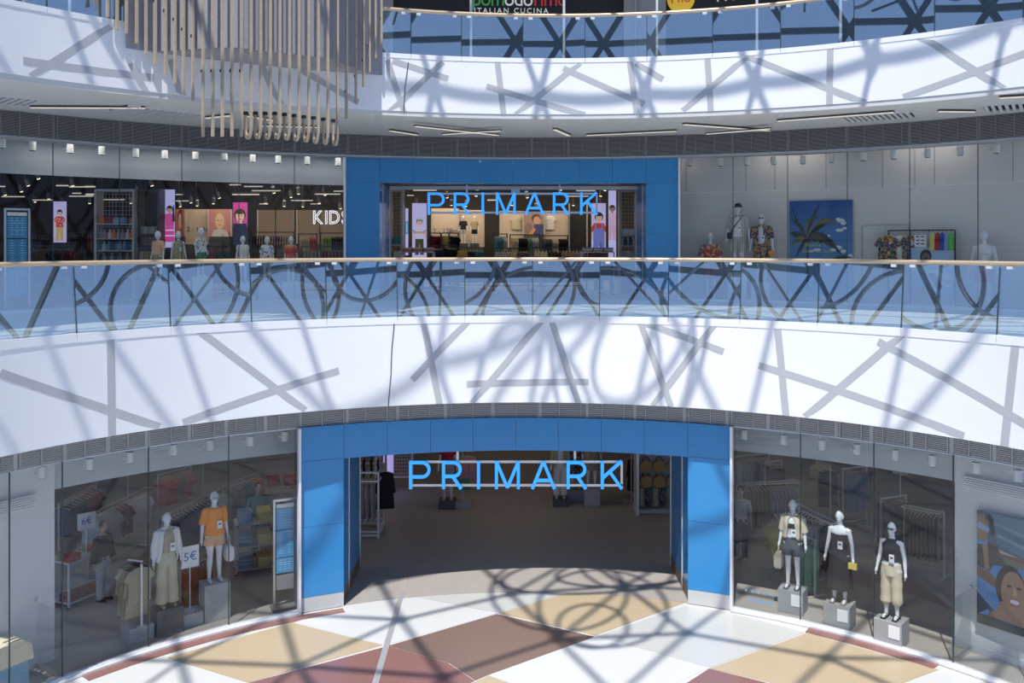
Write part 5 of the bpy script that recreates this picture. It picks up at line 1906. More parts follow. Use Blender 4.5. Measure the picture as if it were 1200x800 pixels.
lightbox('lit lilac panel of a child in a pale cap and olive trousers, upstairs portal left', 483, 500, 238, 302, 28, BG + kid(.50, .73, .13, (.10, .05, .02), SK, (.52, .50, .70), (.05, .06, .02),
         [([(-.42, -.05), (.42, -.05), (.46, .25), (-.46, .25)], (.36, .46, .52)), ([(-.95, 1.9), (.95, 1.9), (.9, 2.2), (-.9, 2.2)], (.45, .30, .26)), ([(-.95, 1.6), (-.55, 1.9), (-.6, 2.0), (-1.0, 1.8)], (.10, .22, .45)), ([(.95, 1.6), (.55, 1.9), (.6, 2.0), (1.0, 1.8)], (.10, .22, .45))]))
kid.ar = 55 / 17.0
lightbox('lit lilac panel of a curly haired child in blue dungarees, upstairs portal right', 693, 710, 238, 293, 29, BG + kid(.52, .80, .20, (.03, .02, .015), SK, (.48, .05, .03), (.14, .18, .48),
         [([(-.5, 1.7), (.5, 1.7), (.62, 3.0), (-.62, 3.0)], (.14, .18, .48)), ([(-.42, 1.1), (-.28, 1.1), (-.25, 1.8), (-.42, 1.8)], (.14, .18, .48)), ([(.42, 1.1), (.28, 1.1), (.25, 1.8), (.42, 1.8)], (.14, .18, .48))]))
kid.ar = 79 / 9.0
lightbox('tall narrow lilac panel of a long haired girl, upstairs portal right', 713, 722, 223, 302, 26.2, BG + kid(.5, .78, .10, (.05, .03, .02), SKD, (.55, .35, .50), (.50, .32, .45)))
lightbox('very narrow lilac and blue light box edge, upstairs portal left', 475, 478.5, 244, 299, 26.4, BG + [([(0, .45), (1, .45), (1, .72), (0, .72)], (.06, .30, .62)), ([(.4, .5), (.6, .5), (.6, .68), (.4, .68)], (.6, .7, .8))])
# back wall panels, pictures and their texts
TANW = mat('tan_wall_panel', (0.56, 0.46, 0.36), .7, var=.03)
def wallpanel(label, x0, x1, y0, y1, d, m=TANW, txt=None, size=.2, shapes=None):
    P, w, h = up(x0, x1, y0, y1, d)
    t = thing('wall_panel_board', label, 'wall panel', P)
    mb = MB(); mb.box((0, .04, h / 2), (w, .06, h)); mb.obj('board', m, t)
    for s in (-1, 1):
        mb = MB(); mb.box((s * (w / 2 + .03), .02, h / 2), (.05, .10, h)); mb.obj('side_trim', RACKM, t)
    mb = MB(); mb.box((0, .03, -(P.z - Z1) / 2), (w, .06, P.z - Z1)); mb.obj('lower_panel', CHAR, t)
    if txt:
        text(txt, size, (0, .0, h * .42), INKD, t)
    if shapes:
        picture(t, w, h, shapes, .12)
    return t
def portrait(bg, hair, skin, top):
    return [([(0, 0), (1, 0), (1, 1), (0, 1)], bg), (ell2(.5, .62, .30, .36), hair), (ell2(.5, .56, .21, .29), skin), ([(.1, 0), (.2, .22), (.5, .3), (.8, .22), (.95, 0)], top),
            (ell2(.42, .6, .03, .02), (.05, .03, .02)), (ell2(.58, .6, .03, .02), (.05, .03, .02)), (ell2(.5, .42, .06, .02), (.45, .15, .14))]
wallpanel('tan panel lettered 122 - 164cm on the upstairs left back wall', 217, 244, 245, 286, 34, txt='122 - 164cm', size=.24)
wallpanel('orange lit portrait left of the 122 - 164cm panel', 205.5, 216.5, 245, 277, 33.6, shapes=portrait((.45, .12, .05), (.10, .03, .02), (.60, .30, .15), (.4, .08, .06)))
wallpanel('pink portrait of a child right of the 122 - 164cm panel', 245, 270, 245, 277, 33.8, shapes=portrait((.45, .18, .20), (.40, .25, .12), SK, (.5, .48, .46)))
for i, (x0, x1) in enumerate(((303, 322), (324, 344), (349, 374), (376, 402))):
    wallpanel(ORD[i] + ' of four brown wall panels left of and under the lit KIDS letters', x0, x1, 246, 286, 35.5, mat('brown_wall_panel', (0.26, 0.20, 0.15), .7))
wallpanel('tan panel lettered 92 - 128cm seen through the upstairs portal', 507, 536, 244, 290, 35, txt='92 - 128cm', size=.26)
wallpanel('tan panel behind two small figures seen through the upstairs portal', 538, 566, 246, 290, 35.2)
wallpanel('tan panel with a pale shirt, left of the toddler picture', 587, 613, 247, 290, 35)
wallpanel('tan panel with a pale shirt, right of the toddler picture', 638, 664, 247, 290, 35)
wallpanel('picture of a toddler in blue seen through the upstairs portal', 614, 637, 250, 275, 34.8, shapes=[([(0, 0), (1, 0), (1, 1), (0, 1)], (.30, .20, .17)), (ell2(.62, .78, .24, .2), (.10, .05, .03)), (ell2(.66, .66, .18, .2), (.50, .30, .2)), ([(.35, 0), (.55, .5), (1, .5), (1, 0)], (.05, .07, .16)), (ell2(.25, .3, .2, .25), (.22, .15, .13)), ([(.2, 0), (.5, .35), (.6, .25), (.45, 0)], (.55, .25, .12))])
wallpanel('black doorway panel right of the tan panels in the upstairs portal', 668, 687, 238, 300, 35.4, DARK)
# lit outline letters KIDS
NEON = mat('white_neon_tube', (.9, .9, .95), .4, emit=(.85, .88, 1.0), es=1.1)
P, w_, h_ = up(367, 410, 246.5, 262, 30)
t = thing('lit_letters', 'white outline letters KIDS glowing in the upstairs left window', 'sign', P + Vector((-w_ / 2, 0, 0)))
cx_ = 0
for ch in 'KIDS':
    cu = bpy.data.curves.new('neon', 'FONT')
    cu.body = ch
    cu.size = .62
    cu.fill_mode = 'NONE'
    cu.bevel_depth = .013
    cu.resolution_u = 3
    o = bpy.data.objects.new('neon', cu)
    me = bpy.data.meshes.new_from_object(o)
    bpy.data.objects.remove(o)
    me.transform(Matrix.Rotation(R(90), 4, 'X'))
    me.materials.clear()
    me.materials.append(NEON)
    xs__ = [v.co.x for v in me.vertices]
    o = link('letter', me, t)
    o.location = (cx_ - min(xs__) * .84, 0, 0)
    cx_ += (max(xs__) - min(xs__)) * .84 + .06
    o.scale = (.84, 1, 1)
mb = MB(); mb.box((cx_ / 2, .06, .02), (cx_, .03, .03)); mb.obj('support_bar', CHAR, t)
for x in (.1, cx_ - .1):
    mb = MB(); mb.box((x, .06, 1.2), (.02, .02, 2.4)); mb.obj('hanger_rod', CHAR, t)

# ------------------------------------------------------------------ figures upstairs
def glassfig(px, ytop, hgt, rho, label, lplinth, body, parts, scale=1.0, m=TRIMW, turn=0.0):
    a, zt = hit(A, rho, px, ytop)
    P = pol(A, rho, a, Z1)
    h = zt - hgt * scale - Z1
    if h > .06:
        plinth(lplinth, P, -a, .48, .42, h, m)
    else:
        h = 0.0
    return figure(label, body, P + Vector((0, 0, h + .012)), -a + turn, parts, scale)
KH = 1.83
glassfig(185, 270.5, KH, RU + .75, 'child mannequin in peach T-shirt and green shorts, upstairs left', 'white plinth under the peach T-shirt child figure', 'k', [('shirt', ('top', .95, .02, .9, 1, .02), C_PEACH), ('shorts', ('legs', 1.0, .58, .10, .10, 0), P_SPECK), ('sunglasses', ('glasses',), C_BLACK)], .68, turn=-.9)
glassfig(209, 270.5, KH, RU + .75, 'child mannequin in mustard speckled dress, upstairs left', 'white plinth under the speckled dress child figure', 'k', [('dress', ('top', .70, .06, 0, 1, 0), P_SPECK), ('price_tag', ('tag',), CARD)], .68)
glassfig(235.5, 266.5, KH, RU + .75, 'child mannequin in white printed T-shirt and green shorts, upstairs left', 'white plinth under the green shorts child figure', 'k', [('shirt', ('top', .90, .03, .9, 1.04, .03), voro('white_sketch_print', (.70, .70, .68), [(.70, .70, .68), (.70, .70, .68), (.45, .38, .10), (.08, .08, .08)], 22)), ('shorts', ('legs', 1.0, .58, .10, .11, 0), C_GREEN), ('sunglasses', ('glasses',), C_BLACK)], .68, turn=.5)
glassfig(284.5, 276, KH, RU + .75, 'child mannequin in sleeveless white top and orange cap, upstairs left', 'white plinth under the orange cap child figure', 'k', [('shirt', ('top', .92, .03, .4, 1, .02), C_WHITE), ('shorts', ('legs', 1.0, .62, .10, .10, 0), C_DENIM), ('cap', ('cap',), C_PEACH)], .66)
glassfig(313, 276.5, KH, RU + .75, 'child mannequin in white badge T-shirt and sunglasses, upstairs left', 'white plinth under the badge T-shirt child figure', 'k', [('shirt', ('top', .90, .03, .9, 1.02, .03), voro('white_badge_print', (.72, .72, .71), [(.72, .72, .71), (.72, .72, .71), (.30, .12, .05), (.05, .15, .35)], 18)), ('shorts', ('legs', 1.0, .6, .10, .10, 0), C_WHITE), ('sunglasses', ('glasses',), C_NAVY), ('price_tag', ('tag',), CARD)], .66)
glassfig(341, 276.5, KH, RU + .75, 'child mannequin in orange and red dyed T-shirt and white cap, upstairs left', 'white plinth under the dyed T-shirt child figure', 'k', [('shirt', ('top', .90, .03, .9, 1.02, .03), P_DYE), ('shorts', ('legs', 1.0, .6, .10, .10, 0), C_WHITE), ('cap', ('cap',), C_WHITE)], .66)
glassfig(832.5, 271, 1.79, RU + .65, 'mannequin in red floral shirt and yellow glasses, upstairs right window', '', 'm', [('shirt', ('top', .88, .03, .9, 1.16, .035), P_RED), ('shorts', ('legs', 1.0, .55, .10, .11, 0), C_PINK), ('glasses', ('glasses',), C_YELLOW)])
glassfig(865, 237.5, 1.83, RU + .65, 'mannequin in black bucket hat and striped set with black bag, upstairs right', 'tall white plinth under the striped set figure', 'm', [('T_shirt', ('top', .92, .01, .5, 1.10, .02), C_WHITE), ('shirt', ('open', .72, .98, 1.16, .55), P_STRIPE), ('shorts', ('legs', 1.02, .52, .105, .115, 0), P_STRIPE), ('bucket_hat', ('brim',), C_BLACK), ('cross_body_bag', ('crossbag',), C_BLACK), ('price_tag', ('tag',), CARD), ('tag_print', ('tagmark',), INKD)])
glassfig(892.5, 250.5, 1.79, RU + .65, 'mannequin in open navy floral shirt and shorts, upstairs right window', 'white plinth under the navy floral figure', 'm', [('shirt', ('open', .80, .95, 1.16, .38), P_NAVY), ('shorts', ('legs', 1.0, .55, .105, .12, 0), P_NAVY), ('sunglasses', ('glasses',), C_NAVY), ('orange_pouch', ('pouch',), C_ORANGE), ('price_tag', ('tag',), CARD), ('tag_print', ('tagmark',), INKD)])
glassfig(1153, 269.5, 1.79, RU + .65, 'bare chested mannequin in pink shorts, upstairs right window', '', 'm', [('shorts', ('legs', .98, .60, .10, .115, 0), C_PINK), ('price_tag', ('tag',), CARD)])
for px, cm, lb in ((543, C_BLACK, 'small wall figure in black T-shirt and pale shorts, upstairs portal'), (556, P_SPECK, 'small wall figure in pale green printed T-shirt, upstairs portal')):
    P = ray(px, 285, 34.6)
    plinth('high dark shelf block under the ' + lb.split(' in ')[1].split(',')[0] + ' wall figure', Vector((P.x, P.y, Z1)), 0, .36, .34, P.z - Z1, CHAR)
    figure(lb, 'k', P + Vector((0, 0, .012)), 0, [('shirt', ('top', .90, .03, .9, 1.02, .03), cm), ('shorts', ('legs', 1.0, .6, .10, .10, 0), C_LGREY if cm is C_BLACK else C_BLACK)], .58)
for px, lb in ((605, 'left'), (644, 'right')):
    P = ray(px, 250.5, 34.96)
    o = garment('hanging_shirt', 'tee', P, 0, C_BEIGE if lb == 'left' else C_WHITE, 'pale small shirt hung on the tan panel %s of the toddler picture' % lb, None, .85)

# ------------------------------------------------------------------ racks and shelves upstairs
def up_rack(x0, x1, y, d, label, runs, gl, sc=.72, m=None):
    p, q = ray(x0, y, d), ray(x1, y, d + .25)
    return rack(tuple(p), tuple((q.x, q.y, p.z)), p.z - Z1, Z1, label, runs, gl, sc=sc, m=m or CHAR)
up_rack(505, 515.5, 273, 30, 'dark red tops on a high rail, upstairs portal left', [('tee', 5, C_WINE, 'dark red child top')], 'on the high rail, upstairs portal')
up_rack(506, 519, 288, 28.2, 'grey tops on a low rail, upstairs portal left', [('tee', 5, C_NAVY, 'navy child top')], 'on the low rail, upstairs portal')
up_rack(521, 533, 287, 28.2, 'black tops on a low rail under the mustard tops, upstairs portal', [('tee', 5, C_BLACK, 'black child top')], 'under the mustard tops, upstairs portal')
up_rack(518, 525.5, 273, 30, 'mustard tops on a high rail, upstairs portal', [('tee', 4, C_YELLOW, 'mustard child top')], 'on the high rail, upstairs portal')
up_rack(527.5, 536, 273, 30, 'black tops on a high rail beside the mustard tops, upstairs portal', [('tee', 4, C_BLACK, 'black child top')], 'beside the mustard tops, upstairs portal')
up_rack(536, 566, 290, 29, 'low rail of yellow, navy and teal tops under the small wall figures', [('tee', 4, C_YELLOW, 'yellow child top'), ('tee', 3, C_NAVY, 'navy child top'), ('tee', 4, C_TEAL, 'teal child top')], 'under the small wall figures')
up_rack(579, 593, 274, 31, 'teal and grey tops on a high rail, upstairs portal centre', [('tee', 4, C_TEAL, 'teal child top'), ('tee', 2, C_LGREY, 'grey child top')], 'on the high rail, upstairs portal centre')
up_rack(599, 631, 275, 31, 'high rail of beige, black and green tops under the toddler picture', [('tee', 3, C_BEIGE, 'beige child top'), ('tee', 4, C_BLACK, 'black child top'), ('tee', 2, C_GREEN, 'green child top'), ('tee', 3, C_LGREY, 'grey child top')], 'under the toddler picture')
up_rack(636, 664, 276, 31, 'high rail of black and cream tops right of the toddler picture', [('tee', 4, C_CHAR, 'charcoal child top'), ('tee', 3, C_CREAM, 'cream child top'), ('tee', 4, C_BLACK, 'black child top')], 'right of the toddler picture')
up_rack(580, 618, 291, 28.6, 'low rail of grey and beige tops, upstairs portal centre', [('tee', 4, C_LGREY, 'grey child top'), ('tee', 4, C_BEIGE, 'beige child top'), ('tee', 4, C_CHAR, 'charcoal child top')], 'on the low rail, upstairs portal centre')
up_rack(626, 686, 290, 28.6, 'low rail of mixed tops, upstairs portal right', [('tee', 4, C_CREAM, 'cream child top'), ('tee', 4, C_BLACK, 'black child top'), ('tee', 4, C_TAN, 'tan child top'), ('tee', 3, C_GREY, 'grey child top')], 'on the low rail, upstairs portal right')
up_rack(295, 343, 272, 31, 'high rail of dark and plum tops behind the white child figures', [('tee', 6, C_BLACK, 'black child top'), ('tee', 6, C_PURPLE, 'plum child top'), ('tee', 4, C_GREY, 'grey child top')], 'behind the white child figures')
up_rack(351, 370, 274, 31, 'high rail of printed tops under the KIDS letters', [('tee', 4, C_CREAM, 'cream child top'), ('tee', 3, C_CORAL, 'coral child top')], 'under the KIDS letters')
up_rack(377, 402, 273, 31.2, 'high rail of lime and black tops beside the blue portal upstairs', [('tee', 4, fab('lime_jersey', (.25, .45, .06)), 'lime child top'), ('tee', 5, C_BLACK, 'black child top')], 'beside the blue portal upstairs')
up_rack(240, 268, 289, 26, 'low rail of pink and teal trousers between the child figures', [('trousers', 4, C_PINK, 'pink child trousers'), ('trousers', 5, C_TEAL, 'teal child trousers')], 'between the child figures')
up_rack(355, 402, 289, 26, 'low rail of grey tops right of the dyed T-shirt figure', [('tee', 5, C_LGREY, 'pale grey child top'), ('tee', 6, C_PURPLE, 'mauve child top')], 'right of the dyed T-shirt figure')
up_rack(164, 182, 290, 23.6, 'low rail of olive trousers left of the peach T-shirt figure', [('trousers', 6, C_KHAKI, 'olive child trousers')], 'left of the peach T-shirt figure')
up_rack(30, 58, 276, 29, 'rail of dark coats left of the boy panel upstairs', [('tee', 8, C_BLACK, 'black child jacket')], 'left of the boy panel')
up_rack(82, 108, 272, 28, 'rail of dark and red jackets right of the boy panel upstairs', [('tee', 6, C_BLACK, 'black child jacket'), ('tee', 2, C_RED, 'red child jacket')], 'right of the boy panel')
up_rack(38, 86, 288, 25.9, 'low rail of mixed tops beside the blue notice frame upstairs', [('tee', 5, C_TAN, 'tan child top'), ('tee', 5, C_BLACK, 'black child top'), ('tee', 5, C_WINE, 'plum red child top')], 'beside the blue notice frame upstairs')
def product_shelf(label, x0, x1, ytop, d, rows, m, mesh_to, items):
    k = d / F
    P = ray((x0 + x1) / 2, HOR, d)
    w, h = (x1 - x0) * k, EYE + (HOR - ytop) * k - Z1
    P.z = Z1
    t = thing('shelf_unit', label, 'shelves', P)
    for s in (-1, 1):
        mb = MB(); mb.box((s * w / 2, 0, h / 2), (.06, .45, h)); mb.obj('upright', m, t)
    mb = MB(); mb.box((0, 0, h - .03), (w - .06, .45, .06)); mb.obj('top', m, t)
    mb = MB()
    n1, n2 = int(w / .09), int((h - mesh_to) / .11)
    for i in range(1, n1):
        mb.box((-w / 2 + w * i / n1, .21, (h + mesh_to) / 2), (.010, .008, h - mesh_to))
    for i in range(n2):
        mb.box((0, .20, mesh_to + (h - mesh_to) * i / n2), (w - .06, .008, .010))
    mb.obj('wire_mesh', m, t)
    mb = MB(); mb.box((0, .215, mesh_to / 2), (w - .06, .02, mesh_to)); mb.obj('back_panel', CHAR, t)
    for z, (nm, cnt, fn, mats_, lab, grp) in zip(rows, items):
        mb = MB(); mb.box((0, -.0, z), (w - .06, .42, .03)); mb.obj('shelf', m, t)
        for i in range(cnt):
            x = -w / 2 + .09 + (w - .18) * i / max(1, cnt - 1)
            o = link(nm, fn)
            o.location = P + Vector((x, -.06 - .05 * (i % 2), z + .017))
            setmat(o, mats_[i % len(mats_)])
            tag(o, lab, nm.split('_')[-1], grp)
    return t
bt = MB(); bt.loft([er(0, 0, z, r_, r_, 12) for z, r_ in ((0, .055), (.01, .062), (.15, .06), (.18, .028), (.24, .026))]); BOT = bt.mesh('drink_bottle', [C_LGREY], True)
bx = MB(); bx.loft([er(0, 0, z, a_, b_, 14) for z, a_, b_ in ((0, .10, .07), (.02, .115, .08), (.13, .105, .075), (.17, .06, .05))]); PLU = bx.mesh('soft_toy', [C_ORANGE], True)
pk = MB(); pk.loft([[Vector((x, y, z)) for x, y in ((-a_, -b_), (a_, -b_), (a_, b_), (-a_, b_))] for z, a_, b_ in ((0, .05, .03), (.02, .055, .035), (.16, .05, .03), (.20, .05, .004))]); PAK = pk.mesh('hanging_pack', [C_LGREY])
product_shelf('tall wire backed shelf unit of bottles and soft toys in the upstairs left window', 116, 160, 222, 24.6, (2.02, 1.62, 1.30, .98), RACKM, 1.95,
              (('soft_toy', 5, PLU, [C_ORANGE, C_RED, C_LGREY, C_SKY, C_TAN], 'soft toy on the top shelf of the wire backed unit upstairs', 'soft toys on the wire backed unit'),
               ('drink_bottle', 8, BOT, [C_LGREY, C_PINK, C_WHITE, C_ORANGE], 'pale bottle on the second shelf of the wire backed unit upstairs', 'bottles on the second shelf upstairs'),
               ('drink_bottle', 9, BOT, [C_TEAL, C_LGREY, C_SKY, C_CHAR], 'blue grey bottle on the third shelf of the wire backed unit upstairs', 'bottles on the third shelf upstairs'),
               ('drink_bottle', 9, BOT, [C_CHAR, C_GREY], 'dark bottle on the lowest shelf of the wire backed unit upstairs', 'bottles on the lowest shelf upstairs')))
product_shelf('dark wire backed shelf bay right of the bottles upstairs', 164.8, 189, 222, 24.8, (1.75, 1.45), CHAR, .5,
              (('hanging_pack', 5, PAK, [C_LGREY, C_CREAM], 'pale packet on the upper shelf of the dark wire bay', 'packets on the dark wire bay, upper shelf'), ('hanging_pack', 5, PAK, [C_GREY, C_TAN], 'grey packet on the lower shelf of the dark wire bay', 'packets on the dark wire bay, lower shelf')))
product_shelf('grey wire backed shelf unit at the left of the upstairs portal', 458.5, 472, 222, 27.0, (1.45, 1.05), RACKM, .6,
              (('hanging_pack', 4, PAK, [C_TEAL], 'teal packet on the shelf unit left in the upstairs portal', 'teal packets left in the upstairs portal'), ('hanging_pack', 4, PAK, [C_TAN, C_LGREY], 'tan packet on the shelf unit left in the upstairs portal', 'tan packets left in the upstairs portal')))
product_shelf('grey wire backed shelf unit of white packs at the right of the upstairs portal', 726, 745, 223, 26.8, (1.72, 1.42, 1.10), RACKM, .9,
              (('hanging_pack', 5, PAK, [C_WHITE], 'white packet on the top shelf right in the upstairs portal', 'white packets right in the upstairs portal'), ('drink_bottle', 5, BOT, [C_WHITE, C_CHAR], 'white bottle on the middle shelf right in the upstairs portal', 'bottles right in the upstairs portal'), ('soft_toy', 3, PLU, [C_LGREY], 'grey bundle on the low shelf right in the upstairs portal', 'grey bundles right in the upstairs portal')))
def card_sign(label, px, y0, y1, w, d, body, m=CARD, ink=INKB):
    P = ray(px, HOR, d)
    k = d / F
    zc = EYE - ((y0 + y1) / 2 - HOR) * k
    hh = (y1 - y0) * k
    t = thing('price_sign', label, 'sign', Vector((P.x, P.y, Z1)))
    mb = MB(); mb.cyl((0, 0, .01), .12, .02, 14); mb.obj('base', CHAR, t)
    mb = MB(); mb.box((0, 0, (zc - Z1) / 2), (.02, .02, zc - Z1)); mb.obj('pole', CHAR, t)
    mb = MB(); mb.box((0, -.02, zc), (w * k, .012, hh)); c = mb.obj('card', m, t)
    if body:
        text(body, hh * .5, (0, -.03, zc), ink, c)
card_sign('white card reading 7€ in the upstairs left window', 99.5, 288, 306, 17, 23.4, '7€')
card_sign('brown card reading 6€ in the upstairs left window, left of the magenta panel', 269, 258, 285, 13, 27.5, '6€', C_TAN, INKD)
card_sign('narrow grey card left of the magenta panel, upstairs left window', 261, 266, 284, 6, 27.2, '', C_LGREY)
card_sign('narrow brown card right of the magenta panel, upstairs left window', 295, 268, 284, 4.5, 27, '', C_TAN)
card_sign('grey card reading 7€ under the KIDS letters', 380, 273, 284, 8, 28.5, '7€', C_GREY)
card_sign('small grey card right of the 7€ card under the KIDS letters', 391, 275, 284, 6, 28.6, '', C_GREY)
card_sign('brown card reading 7€ beside the boy panel upstairs', 37.5, 273, 283, 8, 25.2, '7€', C_TAN, INKD)
card_sign('grey card reading 9€ among the low rails, upstairs portal', 624, 278, 289, 10, 28, '9€', C_LGREY)
card_sign('brown card reading 7€ before the dungarees panel', 704, 278, 290, 8, 27, '7€', C_BROWN)
card_sign('grey card beside the olive trousers panel, upstairs portal', 480, 276, 292, 5, 26.8, '', C_GREY)
card_sign('brown board standing before the black doorway, upstairs portal', 681, 269, 284, 11, 30, '', C_BROWN)
for x, y, lb, mm in ((490, 293, 'left', [C_PINK, C_CORAL, C_CREAM]), (700, 293, 'right', [C_TAN, C_CREAM, C_GREY])):
    P = ray(x, HOR, 26.2)
    P.z = Z1
    hh = EYE - (y + 2 - HOR) * 26.2 / F - Z1
    shelf_unit('low table of folded tops at the %s of the upstairs portal' % lb, P, 0, .95, .55, hh, 2, RACKM)
    folded(P, 0, (-.3, .0, .3), (-.12, .12), hh, 3, mm, 'folded top on the low table at the %s of the upstairs portal' % lb, 'folded tops on the %s table upstairs' % lb, .9)

# ------------------------------------------------------------------ dark shop ceiling upstairs: strips, spots, pipes
cnt = {}
def cpos(x, y):
    d = 25.5 + max(0, (y - 215)) / 30 * 8.5
    return ray(x, y, d)
BARS = [(0, 218, 6), (66, 217, 80), (81, 218.5, 112), (85, 226, 95), (100, 228, 111), (2, 230, 29), (81, 229.5, 109), (38, 234, 62), (100, 218, 111), (101, 227, 121), (117, 233.5, 146), (206, 227.5, 214), (206, 235, 221),
        (269, 216, 282), (286, 218, 308), (295, 223, 329), (272, 227.5, 304), (304, 238.5, 314), (341, 234.5, 367), (364, 238.5, 376), (369, 227, 399), (391, 223.5, 404), (484, 222.5, 512), (477, 228.5, 485), (550, 226, 575), (571, 234, 582), (675, 223, 698), (665, 229.5, 690), (590, 226, 606)]
for i, (x0, y, x1) in enumerate(BARS):
    p, q = cpos(x0, y), cpos(x1, y)
    side = 'left window' if x1 < 410 else 'portal'
    cnt[side] = cnt.get(side, 0) + 1
    t = thing('strip_light', 'thin warm strip light in the dark ceiling behind the upstairs ' + side, 'ceiling light', (p + q) / 2, 0, 'strip lights in the dark ceiling, upstairs ' + side)
    L = (q - p).length
    mb = MB(); mb.box((0, 0, .03), (L, .07, .05)); mb.obj('housing', CHAR, t)
    mb = MB(); mb.box((0, 0, -.01), (L * .98, .05, .03)); mb.obj('diffuser', TUBEW, t)
    mb = MB()
    for s in (-1, 1):
        mb.box((s * L * .4, 0, (10.24 - p.z) / 2 + .04), (.012, .012, 10.24 - p.z - .06))
    mb.obj('rods', CHAR, t)
SPOTS = [(45, 209), (33, 217), (25, 224), (6, 228), (85, 217), (57, 232.5), (41, 236), (36, 242), (105, 237.5), (73, 237), (178, 217), (162, 226), (165, 231), (153, 237.5), (166, 243), (224, 237), (231, 240.5), (250, 238), (257, 231.5), (211, 241.5), (321, 225.5), (341, 230.5), (350, 226.5),
         (311, 237.5), (333, 241), (355, 241.5), (381, 228), (374, 237.5), (399, 244), (524, 231), (529, 240), (488, 238), (546, 241), (558, 229), (600, 240), (618, 231), (629, 244), (672, 240), (704, 238), (709, 222.5), (704, 229), (657, 222)]
sb = MB(); sb.cyl((0, 0, .10), .055, .2, 12); sb.box((0, 0, .24), (.02, .02, .12)); SB1 = sb.mesh('housing', C_GREY, True)
sb = MB(); sb.cyl((0, 0, -.008), .045, .016, 12); SB2 = sb.mesh('lens', WARM)
for i, (x, y) in enumerate(SPOTS):
    p = cpos(x, y)
    side = 'left window' if x < 410 else 'portal'
    t = thing('track_spot', 'small lit track spotlight under the dark ceiling, upstairs ' + side, 'spotlight', p, 0, 'lit track spots in the dark ceiling, upstairs ' + side)
    t.rotation_euler = (R(25), 0, R((i * 67) % 60 - 30))
    link('housing', SB1, t)
    link('lens', SB2, t)
    mb = MB(); mb.box((0, 0, 0), (.012, .012, 10.24 - p.z - .28)); o = mb.obj('rod', CHAR, t)
    o.matrix_parent_inverse = Matrix.Identity(4)
    Mi = t.rotation_euler.to_matrix().inverted()
    o.location = Mi @ Vector((0, -.10, (10.24 - p.z + .28) / 2))
    o.rotation_euler = Mi.to_euler()
w = struct('ceiling_pipes')
for i, (y, z, r_) in enumerate(((24.6, 10.08, .07), (26.2, 10.05, .12), (28.0, 10.1, .06), (30.4, 10.0, .15), (31.5, 10.08, .08), (33.5, 10.05, .1))):
    mb = MB(); mb.tube([(-17, y, z), (17, y, z)], r_, 10); mb.obj('pipe', mat('grey_duct', (.10, .10, .105), .5, .3), w, True)

# ------------------------------------------------------------------ upstairs right display wall
WRHO = RBU - .02
def wall_at(x, y, off=.0):
    a, z = hit(A, WRHO - off, x, y)
    return pol(A, WRHO - off, a, z), -a
# palm poster
pa, rz = wall_at(962, 235)
a0, _ = hit(A, WRHO, 925)
a1, _ = hit(A, WRHO, 999)
s_ = F / pa.y
w_ = (a1 - a0) * WRHO
h_ = 110 / s_
t = thing('palm_poster', 'poster of a palm tree against blue sky lettered Skočte s nami do leta', 'poster', pa - Vector((math.sin(-rz) * .08, math.cos(-rz) * .08, h_)), rz)
SKYP = mat('poster_sky', (.02, .10, .34), .4, spec=.3)
n = SKYP.node_tree
tc, sp, rp = n.nodes.new('ShaderNodeTexCoord'), n.nodes.new('ShaderNodeSeparateXYZ'), n.nodes.new('ShaderNodeValToRGB')
mr = n.nodes.new('ShaderNodeMapRange')
mr.inputs[2].default_value = h_
n.links.new(tc.outputs['Object'], sp.inputs[0])
n.links.new(sp.outputs['Z'], mr.inputs[0])
n.links.new(mr.outputs[0], rp.inputs[0])
rp.color_ramp.elements[0].color = (.16, .34, .62, 1)
rp.color_ramp.elements[1].color = (.012, .065, .26, 1)
n.links.new(rp.outputs[0], n.nodes['Principled BSDF'].inputs['Base Color'])
mb = MB(); mb.box((0, .012, h_ / 2), (w_, .02, h_)); mb.obj('panel', SKYP, t)
sh = []
V = lambda v: 1 - v * (74 / 110.0) * 1.0
cl = (.62, .66, .70)
for cx, cy, sx, sy in ((.82, .32, .10, .05), (.86, .36, .07, .05), (.78, .30, .06, .04), (.80, .47, .10, .04), (.88, .44, .06, .03), (.55, .58, .12, .05), (.48, .60, .10, .04), (.62, .56, .06, .03), (.78, .74, .10, .05), (.70, .78, .08, .04), (.86, .80, .07, .05), (.45, .78, .10, .04), (.36, .80, .07, .03), (.97, .88, .07, .06), (.93, .92, .06, .05)):
    sh.append((ell2(cx, V(cy), sx * .62, sy * .42, 12), cl))
TR = (.05, .035, .03)
sh.append(([(.285, V(.60)), (.315, V(.60)), (.32, V(1.4)), (.275, V(1.4))], TR))
def frond(x0, y0, x1, y1, bend, wd, c):
    n_ = 12
    up_, lo = [], []
    dx_, dy_ = x1 - x0, y1 - y0
    for i in range(n_ + 1):
        k = i / n_
        x, y = x0 + dx_ * k, y0 + dy_ * k + bend * 4 * k * (1 - k)
        ww = wd * math.sin(PI * min(1, .12 + k * .88)) * (1.0 if i % 2 else .55)
        up_.append((x, V(y - ww * .35)))
        lo.append((x - dx_ * .03, V(y + ww)))
    return (up_ + lo[::-1], c)
GD, GL, GY = (.012, .018, .010), (.045, .05, .016), (.15, .14, .035)
